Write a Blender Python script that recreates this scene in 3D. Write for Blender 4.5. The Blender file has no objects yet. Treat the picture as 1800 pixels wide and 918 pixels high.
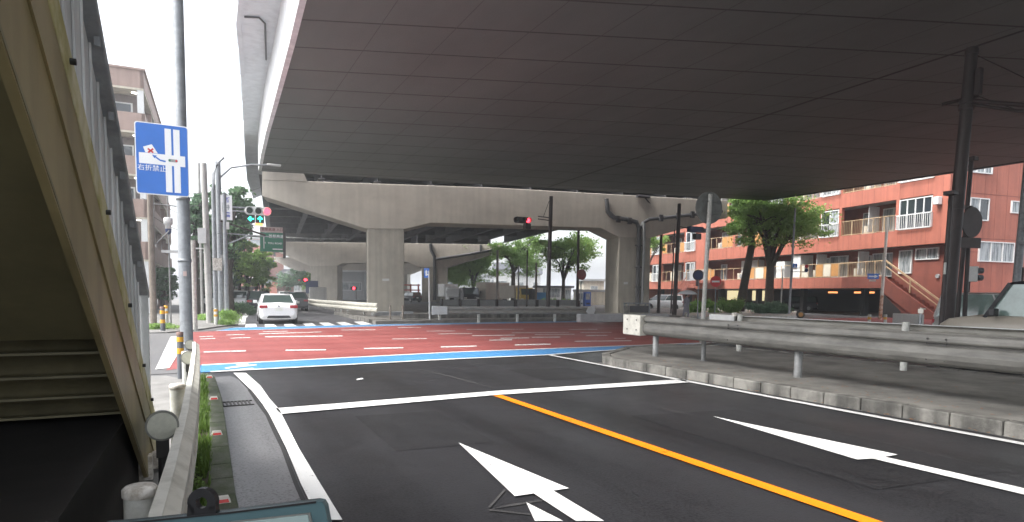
import bpy, math, random
from mathutils import Vector, Matrix
random.seed(7)
D = bpy.data; SC = bpy.context.scene; COL = SC.collection
rad = math.radians
# ------------------------------------------------------------------ camera
YAW, PITCH, ROLL = rad(27.5736), rad(4.0554), rad(0.5887)
FPX, PCX, PCY, EYE = 1100.0, 900.0, 593.0, 1.65     # focal length and principal point for an 1800 x 918 picture
_r = Vector((math.cos(YAW), -math.sin(YAW), 0))
_f = Vector((math.sin(YAW)*math.cos(PITCH), math.cos(YAW)*math.cos(PITCH), -math.sin(PITCH)))
_u = _r.cross(_f)
R_ = _r*math.cos(ROLL) + _u*math.sin(ROLL); U_ = -_r*math.sin(ROLL) + _u*math.cos(ROLL); F_ = _f
CP = Vector((0, 0, EYE))
cam = D.objects.new('camera', D.cameras.new('camera')); COL.objects.link(cam); SC.camera = cam
cam.data.sensor_width = 36; cam.data.lens = FPX/1800*36; cam.data.shift_y = (PCY-459)/1800
cam.data.clip_start = 0.05; cam.data.clip_end = 3000
cam.matrix_world = Matrix(((R_.x, U_.x, -F_.x, 0), (R_.y, U_.y, -F_.y, 0), (R_.z, U_.z, -F_.z, EYE), (0, 0, 0, 1)))
# ------------------------------------------------------------------ world and sun (overcast)
SUN_EL, SUN_AZ = rad(56), rad(-84)                   # azimuth from +Y towards +X
w = D.worlds.new('World'); SC.world = w; w.use_nodes = True
nt = w.node_tree; bg = nt.nodes['Background']
sky = nt.nodes.new('ShaderNodeTexSky'); sky.sky_type = 'NISHITA'; sky.sun_disc = False
sky.sun_elevation = SUN_EL; sky.sun_rotation = SUN_AZ; sky.dust_density = 4; sky.ozone_density = 1
hs = nt.nodes.new('ShaderNodeHueSaturation'); hs.inputs['Saturation'].default_value = 0.28; hs.inputs['Value'].default_value = 1.25
nt.links.new(sky.outputs[0], hs.inputs['Color']); nt.links.new(hs.outputs[0], bg.inputs[0])
bg.inputs[1].default_value = 0.15
sl = D.lights.new('sun', 'SUN'); sl.energy = 1.4; sl.angle = rad(20); sl.color = (1, .97, .92)
so = D.objects.new('sun', sl); COL.objects.link(so)
sd = Vector((math.sin(SUN_AZ)*math.cos(SUN_EL), math.cos(SUN_AZ)*math.cos(SUN_EL), math.sin(SUN_EL)))
so.rotation_euler = sd.to_track_quat('Z', 'Y').to_euler()
SC.view_settings.view_transform = 'Standard'; SC.view_settings.look = 'None'
SC.view_settings.exposure = 1.48; SC.view_settings.gamma = 1
SC.cycles.max_bounces = 8; SC.cycles.diffuse_bounces = 5
# ------------------------------------------------------------------ placing helpers: a photo pixel and a distance give a point of the place
def ray(x, y): return R_*(x-PCX) - U_*(y-PCY) + F_*FPX
def G(x, y, z=0.0):
    d = ray(x, y); return CP + d*((z-EYE)/d.z)
def P(x, y, d): return CP + ray(x, y)*(d/FPX)
def base(x, d): p = P(x, 511+(x-325)*0.0103, d); return Vector((p.x, p.y, 0))
def ZA(x, y, b):
    d = ray(x, y); t = math.hypot(b[0], b[1])/math.hypot(d.x, d.y); return (CP + d*t).z
# ------------------------------------------------------------------ materials
def mat(name, col, rough=.7, metal=0, spec=.5, noise=0.0, nscale=3.0, col2=None, bump=0.0, bscale=40, emit=None, estr=0, trans=0, alpha=1, ramp=(.35, .65), stretch=(1, 1, 1), streak=0):
    m = D.materials.new(name); m.use_nodes = True; n = m.node_tree; b = n.nodes['Principled BSDF']
    b.inputs['Base Color'].default_value = (*col, 1); b.inputs['Roughness'].default_value = rough
    b.inputs['Metallic'].default_value = metal; b.inputs['Specular IOR Level'].default_value = spec
    if trans: b.inputs['Transmission Weight'].default_value = trans
    if alpha < 1: b.inputs['Alpha'].default_value = alpha
    if emit: b.inputs['Emission Color'].default_value = (*emit, 1); b.inputs['Emission Strength'].default_value = estr
    tc = n.nodes.new('ShaderNodeTexCoord')
    if noise or col2:
        mp = n.nodes.new('ShaderNodeMapping'); mp.inputs['Scale'].default_value = stretch
        n.links.new(tc.outputs['Object'], mp.inputs[0])
        t = n.nodes.new('ShaderNodeTexNoise'); t.inputs['Scale'].default_value = nscale; t.inputs['Detail'].default_value = 8; t.inputs['Roughness'].default_value = .65
        n.links.new(mp.outputs[0], t.inputs['Vector'])
        c2 = col2 or tuple(c*(1-noise) for c in col)
        r = n.nodes.new('ShaderNodeValToRGB'); r.color_ramp.elements[0].position = ramp[0]; r.color_ramp.elements[1].position = ramp[1]
        r.color_ramp.elements[0].color = (*c2, 1); r.color_ramp.elements[1].color = (*col, 1)
        n.links.new(t.outputs[0], r.inputs[0]); out = r.outputs[0]
        if streak:                                    # vertical rain streaks
            mp2 = n.nodes.new('ShaderNodeMapping'); mp2.inputs['Scale'].default_value = (1.6, 1.6, .10)
            n.links.new(tc.outputs['Object'], mp2.inputs[0])
            t2 = n.nodes.new('ShaderNodeTexNoise'); t2.inputs['Scale'].default_value = 2.0; t2.inputs['Detail'].default_value = 6
            n.links.new(mp2.outputs[0], t2.inputs['Vector'])
            r2 = n.nodes.new('ShaderNodeValToRGB'); r2.color_ramp.elements[0].position = .38; r2.color_ramp.elements[1].position = .58
            r2.color_ramp.elements[0].color = (1-streak,)*3+(1,); r2.color_ramp.elements[1].color = (1, 1, 1, 1)
            n.links.new(t2.outputs[0], r2.inputs[0])
            mx = n.nodes.new('ShaderNodeMix'); mx.data_type = 'RGBA'; mx.blend_type = 'MULTIPLY'; mx.inputs[0].default_value = 1
            n.links.new(out, mx.inputs[6]); n.links.new(r2.outputs[0], mx.inputs[7]); out = mx.outputs[2]
        n.links.new(out, b.inputs['Base Color'])
    if bump:
        t = n.nodes.new('ShaderNodeTexNoise'); t.inputs['Scale'].default_value = bscale; t.inputs['Detail'].default_value = 4
        n.links.new(tc.outputs['Object'], t.inputs['Vector'])
        bp = n.nodes.new('ShaderNodeBump'); bp.inputs['Strength'].default_value = bump; bp.inputs['Distance'].default_value = .02
        n.links.new(t.outputs[0], bp.inputs['Height']); n.links.new(bp.outputs[0], b.inputs['Normal'])
    return m
def leafmat(name, c1, c2):
    m = D.materials.new(name); m.use_nodes = True; n = m.node_tree; b = n.nodes['Principled BSDF']
    tc = n.nodes.new('ShaderNodeTexCoord'); t = n.nodes.new('ShaderNodeTexNoise'); t.inputs['Scale'].default_value = 1.1; t.inputs['Detail'].default_value = 8; t.inputs['Roughness'].default_value = .8
    n.links.new(tc.outputs['Object'], t.inputs['Vector'])
    r = n.nodes.new('ShaderNodeValToRGB'); r.color_ramp.elements[0].position = .35; r.color_ramp.elements[1].position = .68
    r.color_ramp.elements[0].color = (*c1, 1); r.color_ramp.elements[1].color = (*c2, 1)
    n.links.new(t.outputs[0], r.inputs[0]); n.links.new(r.outputs[0], b.inputs['Base Color']); b.inputs['Roughness'].default_value = .55
    tr = n.nodes.new('ShaderNodeBsdfTranslucent'); n.links.new(r.outputs[0], tr.inputs[0])
    mx = n.nodes.new('ShaderNodeMixShader'); mx.inputs[0].default_value = .5
    n.links.new(b.outputs[0], mx.inputs[1]); n.links.new(tr.outputs[0], mx.inputs[2]); n.links.new(mx.outputs[0], n.nodes['Material Output'].inputs[0])
    return m
def roadmat(name, c1, c2, rough=.5, grain=220, patch=.25, wear=None, tracks=0):
    m = D.materials.new(name); m.use_nodes = True; n = m.node_tree; b = n.nodes['Principled BSDF']
    tc = n.nodes.new('ShaderNodeTexCoord')
    def noise(s, d=4, sc=None):
        t = n.nodes.new('ShaderNodeTexNoise'); t.inputs['Scale'].default_value = s; t.inputs['Detail'].default_value = d; t.inputs['Roughness'].default_value = .7
        if sc:
            mp = n.nodes.new('ShaderNodeMapping'); mp.inputs['Scale'].default_value = sc; n.links.new(tc.outputs['Object'], mp.inputs[0]); n.links.new(mp.outputs[0], t.inputs['Vector'])
        else: n.links.new(tc.outputs['Object'], t.inputs['Vector'])
        return t
    g = noise(grain, 3); p = noise(patch, 7); s = noise(1.2, 5, (1.5, .08, 1))
    def math_(op, a, b_):
        q = n.nodes.new('ShaderNodeMath'); q.operation = op
        for i, v in enumerate((a, b_)):
            if isinstance(v, (int, float)): q.inputs[i].default_value = v
            else: n.links.new(v, q.inputs[i])
        return q.outputs[0]
    v = math_('ADD', math_('MULTIPLY', g.outputs[0], .75 if grain > 100 else 1.15), math_('ADD', math_('MULTIPLY', p.outputs[0], .45), math_('MULTIPLY', s.outputs[0], .35)))
    if tracks:                                        # wheel tracks run along the lane (tracks=2) or across (tracks=1)
        sx_ = n.nodes.new('ShaderNodeSeparateXYZ'); n.links.new(tc.outputs['Object'], sx_.inputs[0])
        ph = math_('MULTIPLY', sx_.outputs[0 if tracks == 2 else 1], 3.4); sn = math_('SINE', ph, 0)
        dn_ = noise(.5, 4, (1, .15, 1) if tracks == 2 else (.15, 1, 1)); v = math_('ADD', v, math_('MULTIPLY', math_('MULTIPLY', sn, dn_.outputs[0]), .09))
    r = n.nodes.new('ShaderNodeValToRGB'); r.color_ramp.elements[0].position = .62 if grain > 100 else .80; r.color_ramp.elements[1].position = .96 if grain > 100 else 1.2
    r.color_ramp.elements[0].color = (*c1, 1); r.color_ramp.elements[1].color = (*c2, 1)
    n.links.new(v, r.inputs[0]); n.links.new(r.outputs[0], b.inputs['Base Color'])
    b.inputs['Specular IOR Level'].default_value = .27
    rr = n.nodes.new('ShaderNodeMapRange'); rr.inputs[1].default_value = .3; rr.inputs[2].default_value = .7; rr.inputs[3].default_value = rough-.08; rr.inputs[4].default_value = rough+.12
    n.links.new(p.outputs[0], rr.inputs[0]); n.links.new(rr.outputs[0], b.inputs['Roughness'])
    bp = n.nodes.new('ShaderNodeBump'); bp.inputs['Strength'].default_value = .35; bp.inputs['Distance'].default_value = .006
    n.links.new(g.outputs[0], bp.inputs['Height']); n.links.new(bp.outputs[0], b.inputs['Normal'])
    if wear:                                          # worn paint: holes to the asphalt below
        tr = n.nodes.new('ShaderNodeBsdfTransparent'); mx = n.nodes.new('ShaderNodeMixShader')
        q = noise(9, 8); st = n.nodes.new('ShaderNodeMapRange'); st.inputs[1].default_value = wear; st.inputs[2].default_value = wear+.03
        n.links.new(q.outputs[0], st.inputs[0]); n.links.new(st.outputs[0], mx.inputs[0]); n.links.new(tr.outputs[0], mx.inputs[1]); n.links.new(b.outputs[0], mx.inputs[2])
        n.links.new(mx.outputs[0], n.nodes['Material Output'].inputs[0])
    return m
M = dict(
 ground=roadmat('ground', (.10, .10, .105), (.17, .168, .165), .6),
 asphalt=roadmat('asphalt', (.0045, .0045, .0053), (.027, .027, .030), .36, grain=42, tracks=2),
 scar=roadmat('marking_scar', (.03, .03, .032), (.085, .083, .082), .5),
 asphalt_patch=roadmat('asphalt_patch', (.004, .004, .005), (.023, .023, .025), .42, grain=42),
 asphalt_old=roadmat('asphalt_old', (.035, .036, .039), (.145, .145, .15), .34, grain=42),
 farroad=roadmat('far_asphalt', (.05, .05, .055), (.10, .10, .105), .5),
 red=roadmat('red_paving', (.20, .050, .048), (.33, .095, .088), .5, tracks=1),
 blue=roadmat('blue_paint', (.05, .19, .42), (.08, .27, .53), .5, wear=.335),
 white=roadmat('white_paint', (.52, .52, .51), (.76, .76, .75), .5, wear=.335),
 whiteold=roadmat('white_paint_old', (.55, .55, .53), (.75, .75, .73), .5, wear=.40),
 orange=roadmat('orange_paint', (.74, .185, .004), (.86, .245, .008), .5, wear=.33),
 paving=mat('paving', (.23, .225, .215), .75, noise=.35, nscale=2.2, bump=.25),
 island=mat('island_concrete', (.24, .228, .205), .8, col2=(.12, .115, .104), nscale=1.3, bump=.4, bscale=60),
 kerb=mat('kerb_concrete', (.25, .24, .215), .8, col2=(.12, .115, .103), nscale=3.2, bump=.5, bscale=30, streak=.5),
 mosskerb=mat('mossy_kerb', (.10, .105, .085), .9, col2=(.045, .062, .026), nscale=6, bump=.6, bscale=50),
 conc=mat('pier_concrete', (.47, .435, .37), .75, col2=(.38, .35, .295), nscale=.9, bump=.1, bscale=15, streak=.14),
 conc2=mat('cap_concrete', (.56, .51, .44), .75, col2=(.45, .41, .355), nscale=.45, bump=.1, bscale=15, ramp=(.3, .62), stretch=(1, 1, 1.6), streak=.08),
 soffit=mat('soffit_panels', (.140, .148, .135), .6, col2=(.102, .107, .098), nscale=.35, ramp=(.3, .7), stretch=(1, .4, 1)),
 seam=mat('soffit_seam', (.082, .076, .072), .7, noise=.2), joint=mat('soffit_joint', (.07, .062, .06), .8, noise=.3),
 fascia=mat('white_fascia', (.88, .89, .90), .45, noise=.12, nscale=2, streak=.15),
 wall_grey=mat('grey_barrier', (.66, .69, .72), .6, noise=.12, nscale=1.2, streak=.1),
 girder=mat('girder_steel', (.10, .098, .105), .6, noise=.4, nscale=1),
 deckdark=mat('deck_slab', (.13, .125, .12), .8, noise=.3),
 galv=mat('galvanised', (.33, .35, .37), .5, metal=.35, noise=.3, nscale=7, streak=.2),
 galvdark=mat('aged_galvanised', (.30, .305, .30), .5, metal=.35, col2=(.17, .17, .165), nscale=4, bump=.1),
 rail=mat('guardrail_grime', (.19, .184, .166), .55, metal=0, col2=(.09, .087, .079), nscale=2.2, ramp=(.36, .66), stretch=(1, .6, 2.5), streak=.12),
 rail2=mat('island_rail_weathered', (.30, .29, .26), .55, col2=(.19, .18, .155), nscale=3, stretch=(1, .5, 4)),
 railwhite=mat('guardrail_white', (.62, .60, .53), .5, col2=(.42, .40, .34), nscale=5, ramp=(.3, .55)),
 postwhite=mat('post_white', (.62, .62, .58), .5, col2=(.40, .40, .36), nscale=9, streak=.25),
 cap=mat('post_cap', (.72, .69, .64), .6, col2=(.38, .34, .29), nscale=18, ramp=(.4, .6)),
 darkpole=mat('dark_brown_pole', (.034, .022, .021), .5, noise=.3, nscale=4),
 concpole=mat('concrete_pole', (.44, .43, .41), .75, noise=.25, nscale=3, streak=.2),
 woodpole=mat('old_pole', (.27, .23, .19), .8, noise=.35, nscale=4, streak=.3),
 stair=mat('stringer_paint', (.36, .29, .14), .5, col2=(.26, .21, .10), nscale=1.6, ramp=(.3, .7), streak=.25),
 stairflange=mat('stair_kerb_moss', (.66, .62, .42), .75, col2=(.40, .36, .13), nscale=3.5, ramp=(.38, .62), streak=.2),
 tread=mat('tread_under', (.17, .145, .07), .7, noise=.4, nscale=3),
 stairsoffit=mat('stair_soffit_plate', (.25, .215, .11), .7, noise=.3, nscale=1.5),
 treadlip=mat('tread_edge', (.27, .24, .14), .6, noise=.3, nscale=5),
 panel=mat('balustrade_panel', (.80, .82, .82), .5, col2=(.62, .63, .62), nscale=2, streak=.3),
 handrail=mat('balustrade_cap', (.36, .375, .39), .5, noise=.4, nscale=6),
 signblue=mat('sign_blue', (.035, .165, .58), .4, noise=.1), signwhite=mat('sign_white', (.82, .83, .84), .4, noise=.05),
 signback=mat('sign_back', (.23, .235, .22), .55, metal=.3, noise=.35, nscale=5), signbackdark=mat('sign_back_dark', (.08, .062, .06), .6, noise=.3),
 signgreen=mat('sign_green', (.02, .19, .11), .45, noise=.1), signred=mat('sign_red', (.60, .03, .04), .4, noise=.1),
 signbrown=mat('sign_brown_red', (.22, .05, .05), .6, noise=.2),
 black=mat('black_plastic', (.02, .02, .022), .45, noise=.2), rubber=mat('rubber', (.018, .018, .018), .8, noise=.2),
 grey=mat('grey_metal', (.32, .33, .33), .5, metal=.2, noise=.2), lightgrey=mat('light_grey_metal', (.6, .61, .6), .45, noise=.12, nscale=5),
 yellow=mat('yellow_band', (.78, .40, .03), .5, noise=.15), bollard=mat('bollard_grey', (.11, .12, .135), .55, noise=.2, nscale=6), bollardbrown=mat('bollard_top', (.2, .12, .1), .6, noise=.2),
 reflector=mat('reflector_face', (.50, .50, .42), .3, col2=(.42, .42, .35), nscale=25), rim_=mat('reflector_rim', (.24, .24, .21), .5, noise=.4, nscale=9),
 redrefl=mat('red_reflector', (.60, .035, .03), .25, noise=.15), reflbase=mat('reflector_base', (.62, .58, .52), .5, noise=.2),
 amber=mat('amber_reflector', (.30, .14, .03), .3, noise=.3),
 rust=mat('rusty_white_pole', (.66, .62, .55), .6, col2=(.40, .20, .10), nscale=3.2, ramp=(.28, .40)), rustbase=mat('rusty_base', (.55, .42, .32), .7, col2=(.30, .11, .04), nscale=4, ramp=(.42, .56)),
 orangewall=mat('orange_panels', (.43, .142, .095), .7, col2=(.36, .117, .078), nscale=1.0, streak=.16),
 brick=mat('red_brick_wall', (.25, .075, .052), .8, col2=(.20, .06, .042), nscale=2, streak=.15),
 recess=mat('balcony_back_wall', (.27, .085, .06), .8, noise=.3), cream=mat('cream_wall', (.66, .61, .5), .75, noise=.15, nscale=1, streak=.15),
 whitewall=mat('white_wall', (.74, .75, .74), .7, noise=.1, nscale=.8, streak=.1), greywall=mat('grey_wall', (.36, .37, .38), .7, noise=.2),
 brownwall=mat('brown_tile_wall', (.37, .265, .225), .7, noise=.12, nscale=1.5, streak=.12), browndark=mat('brown_dark_wall', (.20, .165, .155), .75, noise=.2),
 alum=mat('white_aluminium', (.74, .75, .74), .4, noise=.1), alumtan=mat('tan_railing', (.5, .36, .22), .5, noise=.2), panelorange=mat('orange_translucent_panel', (.52, .26, .09), .5, noise=.2),
 glass=mat('window_glass', (.035, .045, .055), .08, spec=.8, noise=.3), glasscurt=mat('curtained_glass', (.42, .45, .46), .25, col2=(.13, .15, .16), nscale=2.2, ramp=(.42, .56), stretch=(5, 5, .4)),
 carglass=mat('car_glass', (.05, .075, .07), .06, spec=.9), carglasslite=mat('car_side_glass', (.20, .28, .255), .08, spec=.9, noise=.4, nscale=1.5),
 carwhite=mat('car_white', (.78, .79, .80), .22, spec=.6, noise=.03), carblack=mat('car_black', (.015, .016, .02), .2, noise=.1), cargrey=mat('car_grey', (.16, .17, .18), .25, metal=.4, noise=.1),
 carbeige=mat('car_beige', (.30, .27, .225), .3, spec=.6, noise=.06), carsilver=mat('car_silver', (.42, .42, .41), .3, metal=.4, noise=.08), cartan=mat('truck_box_tan', (.50, .45, .38), .6, noise=.15, nscale=2),
 truckgrey=mat('truck_grey', (.30, .30, .30), .5, noise=.2), roofdark=mat('dark_roof', (.09, .095, .11), .6, noise=.2),
 taillight=mat('tail_light', (.35, .03, .04), .15, noise=.1), plate=mat('plate', (.7, .72, .68), .5, noise=.1), chrome=mat('chrome', (.6, .6, .6), .15, metal=1, noise=.05),
 redlamp=mat('red_lens_lit', (.9, .02, .03), .3, emit=(1, .03, .05), estr=3.5), greenlamp=mat('green_arrow_lit', (.1, .9, .6), .3, emit=(.02, 1, .55), estr=2.2), lensoff=mat('lens_dark', (.035, .045, .04), .25, noise=.2),
 walllamp=mat('ceiling_lamp', (.9, .9, .85), .4, emit=(1, .96, .9), estr=5), warmlamp=mat('warm_window', (.9, .8, .5), .4, emit=(1, .85, .5), estr=.35), orangelamp=mat('orange_lamp', (.9, .3, .1), .4, emit=(1, .35, .12), estr=.8),
 vend=mat('vending_blue', (.02, .10, .42), .35, noise=.1), yellowpaint=mat('yellow_paint', (.62, .45, .08), .5, noise=.3, nscale=8), navy=mat('navy_paint', (.03, .05, .14), .5, noise=.2),
 torii=mat('vermilion', (.6, .09, .05), .5, noise=.1), screen=mat('pale_screen', (.34, .43, .42), .2, noise=.05), teal=mat('teal_grey_frame', (.085, .15, .165), .35, noise=.1),
 bark=mat('bark', (.075, .06, .048), .9, noise=.5, nscale=6, bump=.6, bscale=20), barklight=mat('bark_light', (.17, .14, .11), .9, noise=.4, nscale=6, bump=.5, bscale=20),
 leafA=leafmat('zelkova_leaf', (.15, .27, .06), (.34, .50, .15)), leafB=leafmat('dark_leaf', (.07, .14, .075), (.15, .26, .12)), leafC=leafmat('lime_leaf', (.18, .33, .07), (.38, .55, .16)),
 leafD=leafmat('blue_green_leaf', (.10, .19, .12), (.21, .33, .19)), grass=leafmat('grass_blade', (.06, .11, .02), (.17, .27, .06)), dryleaf=leafmat('dry_leaf', (.24, .10, .04), (.42, .20, .08)),
 soil=mat('soil', (.075, .065, .045), .95, noise=.5, nscale=8, bump=.5), skin=mat('skin', (.5, .32, .24), .6, noise=.05), hair=mat('hair', (.02, .016, .014), .6, noise=.1),
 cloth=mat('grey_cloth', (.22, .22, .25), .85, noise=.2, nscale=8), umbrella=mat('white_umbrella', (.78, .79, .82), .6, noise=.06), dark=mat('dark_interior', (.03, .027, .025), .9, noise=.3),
 drain=mat('cast_iron', (.05, .048, .045), .6, metal=.4, noise=.3), pipe=mat('drain_pipe', (.10, .10, .105), .5, noise=.3, nscale=3, streak=.2),
 wire=mat('cable', (.03, .03, .03), .6, noise=.1), signpink=mat('pink_sign', (.55, .42, .40), .5, noise=.1), ink=mat('sign_ink_blue', (.10, .14, .45), .5, noise=.05), inkgrey=mat('sign_ink_grey', (.20, .24, .26), .5, noise=.05),
 housered=mat('house_red', (.42, .16, .11), .7, noise=.15), bluetarp=mat('blue_sheet', (.05, .22, .45), .6, noise=.2), stairpink=mat('stair_red_rail', (.42, .17, .14), .6, noise=.2),
)
# ------------------------------------------------------------------ object helpers
WM = {}
def wmat(o): return WM.get(o.name, Matrix.Identity(4))
def tag(o, label=None, cat=None, group=None, kind=None):
    for k, v in (('label', label), ('category', cat), ('group', group), ('kind', kind)):
        if v: o[k] = v
    return o
def empty(name, loc=(0, 0, 0), rz=0, label=None, cat=None, group=None):
    o = D.objects.new(name, None); COL.objects.link(o); o.location = loc; o.rotation_euler = (0, 0, rz); o.empty_display_size = .3
    WM[o.name] = Matrix.Translation(Vector(loc)) @ Matrix.Rotation(rz, 4, 'Z')
    return tag(o, label, cat, group)
def rehome(o, loc, rz=0):
    o.location = loc; o.rotation_euler = (0, 0, rz); WM[o.name] = Matrix.Translation(Vector(loc)) @ Matrix.Rotation(rz, 4, 'Z')
class MB:
    def __init__(s): s.v = []; s.f = []; s.sm = []
    def add(s, vs, fs, smooth=False):
        o = len(s.v); s.v += [tuple(v) for v in vs]; s.f += [tuple(i+o for i in f) for f in fs]; s.sm += [smooth]*len(fs); return s
    def box(s, c, d, rz=0, m=None):                   # centre, full sizes
        X, Y, Z = (q/2 for q in d); ca, sa = math.cos(rz), math.sin(rz); vs = []
        for z in (-Z, Z):
            for x, y in ((-X, -Y), (X, -Y), (X, Y), (-X, Y)):
                v = Vector((c[0]+x*ca-y*sa, c[1]+x*sa+y*ca, c[2]+z)); vs.append(m @ v if m else v)
        return s.add(vs, [(3, 2, 1, 0), (4, 5, 6, 7), (0, 1, 5, 4), (1, 2, 6, 5), (2, 3, 7, 6), (3, 0, 4, 7)])
    def bar(s, a, b, w, h, up=Vector((0, 0, 1))):      # rectangular bar between points
        a, b = Vector(a), Vector(b); d = (b-a).normalized()
        if abs(d.dot(up)) > .98: up = Vector((0, 1, 0))
        x = d.cross(up).normalized(); y = x.cross(d).normalized()
        vs = [p+x*i*w/2+y*j*h/2 for p in (a, b) for i, j in ((-1, -1), (1, -1), (1, 1), (-1, 1))]
        return s.add(vs, [(0, 1, 2, 3), (7, 6, 5, 4), (0, 4, 5, 1), (1, 5, 6, 2), (2, 6, 7, 3), (3, 7, 4, 0)])
    def tube(s, pts, r, n=10, cap=True):               # r number or list
        pts = [Vector(p) for p in pts]; k = len(pts); rs = r if isinstance(r, (list, tuple)) else [r]*k; vs = []
        for i, p in enumerate(pts):
            d = (pts[min(i+1, k-1)]-pts[max(i-1, 0)]).normalized()
            up = Vector((0, 0, 1)) if abs(d.z) < .95 else Vector((1, 0, 0))
            x = d.cross(up).normalized(); y = x.cross(d)
            vs += [p+(x*math.cos(2*math.pi*j/n)+y*math.sin(2*math.pi*j/n))*rs[i] for j in range(n)]
        fs = [(i*n+j, i*n+(j+1) % n, (i+1)*n+(j+1) % n, (i+1)*n+j) for i in range(k-1) for j in range(n)]
        s.add(vs, fs, True)
        if cap: s.add(vs[:n], [tuple(range(n))[::-1]]); s.add(vs[-n:], [tuple(range(n))])
        return s
    def disc(s, c, nrm, r, th, n=28, r2=None):          # thick disc, axis nrm
        c, nrm = Vector(c), Vector(nrm).normalized()
        return s.tube([c-nrm*th/2, c+nrm*th/2], [r, r2 or r], n)
    def lathe(s, c, prof, n=20):
        vs = [(c[0]+r*math.cos(2*math.pi*j/n), c[1]+r*math.sin(2*math.pi*j/n), c[2]+z) for r, z in prof for j in range(n)]
        return s.add(vs, [(i*n+j, i*n+(j+1) % n, (i+1)*n+(j+1) % n, (i+1)*n+j) for i in range(len(prof)-1) for j in range(n)], True)
    def prism(s, poly, ext):                            # polygon (3d points) extruded by vector
        n = len(poly); a = [Vector(p) for p in poly]; e = Vector(ext)
        return s.add(a+[p+e for p in a], [tuple(range(n))[::-1], tuple(range(n, 2*n))]+[(i, (i+1) % n, (i+1) % n+n, i+n) for i in range(n)])
    def sheet(s, poly): return s.add(poly, [tuple(range(len(poly)))])
    def each(s, name, m, parent=None, bevel=0):           # every separate piece becomes a part of its own
        par = list(range(len(s.v))); 
        def find(i):
            while par[i] != i: par[i] = par[par[i]]; i = par[i]
            return i
        at = {}
        for i, v in enumerate(s.v):
            k = (round(v[0], 4), round(v[1], 4), round(v[2], 4))
            if k in at: par[find(i)] = find(at[k])
            else: at[k] = i
        for f in s.f:
            for j in f[1:]: par[find(j)] = find(f[0])
        grp = {}
        for f, sm in zip(s.f, s.sm): grp.setdefault(find(f[0]), []).append((f, sm))
        out = []
        for fs in grp.values():
            b = MB(); ix = {}
            for f, sm in fs:
                for j in f:
                    if j not in ix: ix[j] = len(b.v); b.v.append(s.v[j])
                b.f.append(tuple(ix[j] for j in f)); b.sm.append(sm)
            out.append(b.build(name, m, parent, bevel=bevel))
        return out
    def build(s, name, m, parent=None, local=False, bevel=0, label=None, kind=None):
        me = D.meshes.new(name); vs = s.v
        if parent is not None and not local:
            inv = wmat(parent).inverted(); vs = [inv @ Vector(v) for v in vs]
        me.from_pydata([tuple(v) for v in vs], [], s.f); me.polygons.foreach_set('use_smooth', s.sm); me.update()
        me.materials.append(M[m] if isinstance(m, str) else m)
        o = D.objects.new(name, me); COL.objects.link(o)
        if parent is not None: o.parent = parent; WM[o.name] = wmat(parent)
        if bevel:
            b = o.modifiers.new('bevel', 'BEVEL'); b.width = bevel; b.segments = 2; b.limit_method = 'ANGLE'; b.angle_limit = rad(40)
        if label: o['label'] = label
        if kind: o['kind'] = kind
        return o
def kids(o): return [c for c in D.objects if c.parent == o]
def copy_tree(o, parent=None):
    c = o.copy(); COL.objects.link(c); c.parent = parent
    for ch in kids(o): copy_tree(ch, c)
    return c
def text_mesh(name, s, size, m, parent, mw, extr=.004, bold=.0):
    cu = D.curves.new(name, 'FONT'); cu.body = s; cu.size = size; cu.extrude = extr; cu.offset = bold; cu.align_x = 'CENTER'; cu.align_y = 'CENTER'; cu.resolution_u = 3
    t = D.objects.new(name+'_tmp', cu); COL.objects.link(t)
    me = D.meshes.new_from_object(t.evaluated_get(bpy.context.evaluated_depsgraph_get())); D.objects.remove(t)
    me.transform(wmat(parent).inverted() @ mw); me.name = name; me.materials.clear(); me.materials.append(M[m])
    o = D.objects.new(name, me); COL.objects.link(o); o.parent = parent; WM[o.name] = wmat(parent); return o
def frame(o, x, z):                                      # matrix: local x -> x, local y -> z-dir, local z -> facing
    x, z = Vector(x).normalized(), Vector(z).normalized(); n = x.cross(z)
    return Matrix(((x.x, z.x, n.x, o[0]), (x.y, z.y, n.y, o[1]), (x.z, z.z, n.z, o[2]), (0, 0, 0, 1)))

# ================================================================== SETTING: ground, roads, markings
def sheet(name, polys, m, z, kind='structure'):
    b = MB()
    for p in polys: b.sheet([(q[0], q[1], z) for q in p])
    o = b.build(name, m); o['kind'] = kind; return o
def px(pts): return [tuple(G(a, b))[:2] for a, b in pts]
sheet('ground', [[(-700, -300), (1200, -300), (1200, 1500), (-700, 1500)]], 'ground', -.004)
# the near road, the crossing street, the far road
near_edge = px([(410, 870), (385, 730), (372, 664), (362, 656)])
sheet('road', [[(0.30, -25), (8.62, -25), (8.62, 12.3), (16.8, 16.0), (16.6, 16.2), (8.2, 14.4), (0.3, 13.9)] ], 'asphalt', .002)
sheet('side_gutter', [px([(376, 664), (404, 661), (420, 668), (436, 686), (452, 710), (468, 730), (496, 790), (520, 852), (548, 915)]) + [(.80, -25), (0.25, -25), (.27, 4)]], 'asphalt_old', .006)
sheet('service_road', [[(14.2, -25), (30, -25), (33, 17), (24, 16.6), (16.6, 15.9), (14.2, 12.8)]], 'farroad', .002)
sheet('cross_street', [[(-60, 13.0), (0.3, 13.9), (8.5, 14.35), (16.6, 15.9), (33, 17.4), (140, 22), (140, 34), (33, 31.6), (21.6, 31.2), (9.3, 30.2), (1.2, 28.6), (-1, 27.2), (-3, 25.2), (-60, 22.5)]], 'ground', .006)
def lerp(a, b, t): return (a[0]+(b[0]-a[0])*t, a[1]+(b[1]-a[1])*t)
low = px([(350, 656), (370, 655), (800, 632), (960, 625), (1270, 602)])
bt = px([(345, 645), (355, 643), (800, 620), (960, 614), (1250, 603)])
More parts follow.
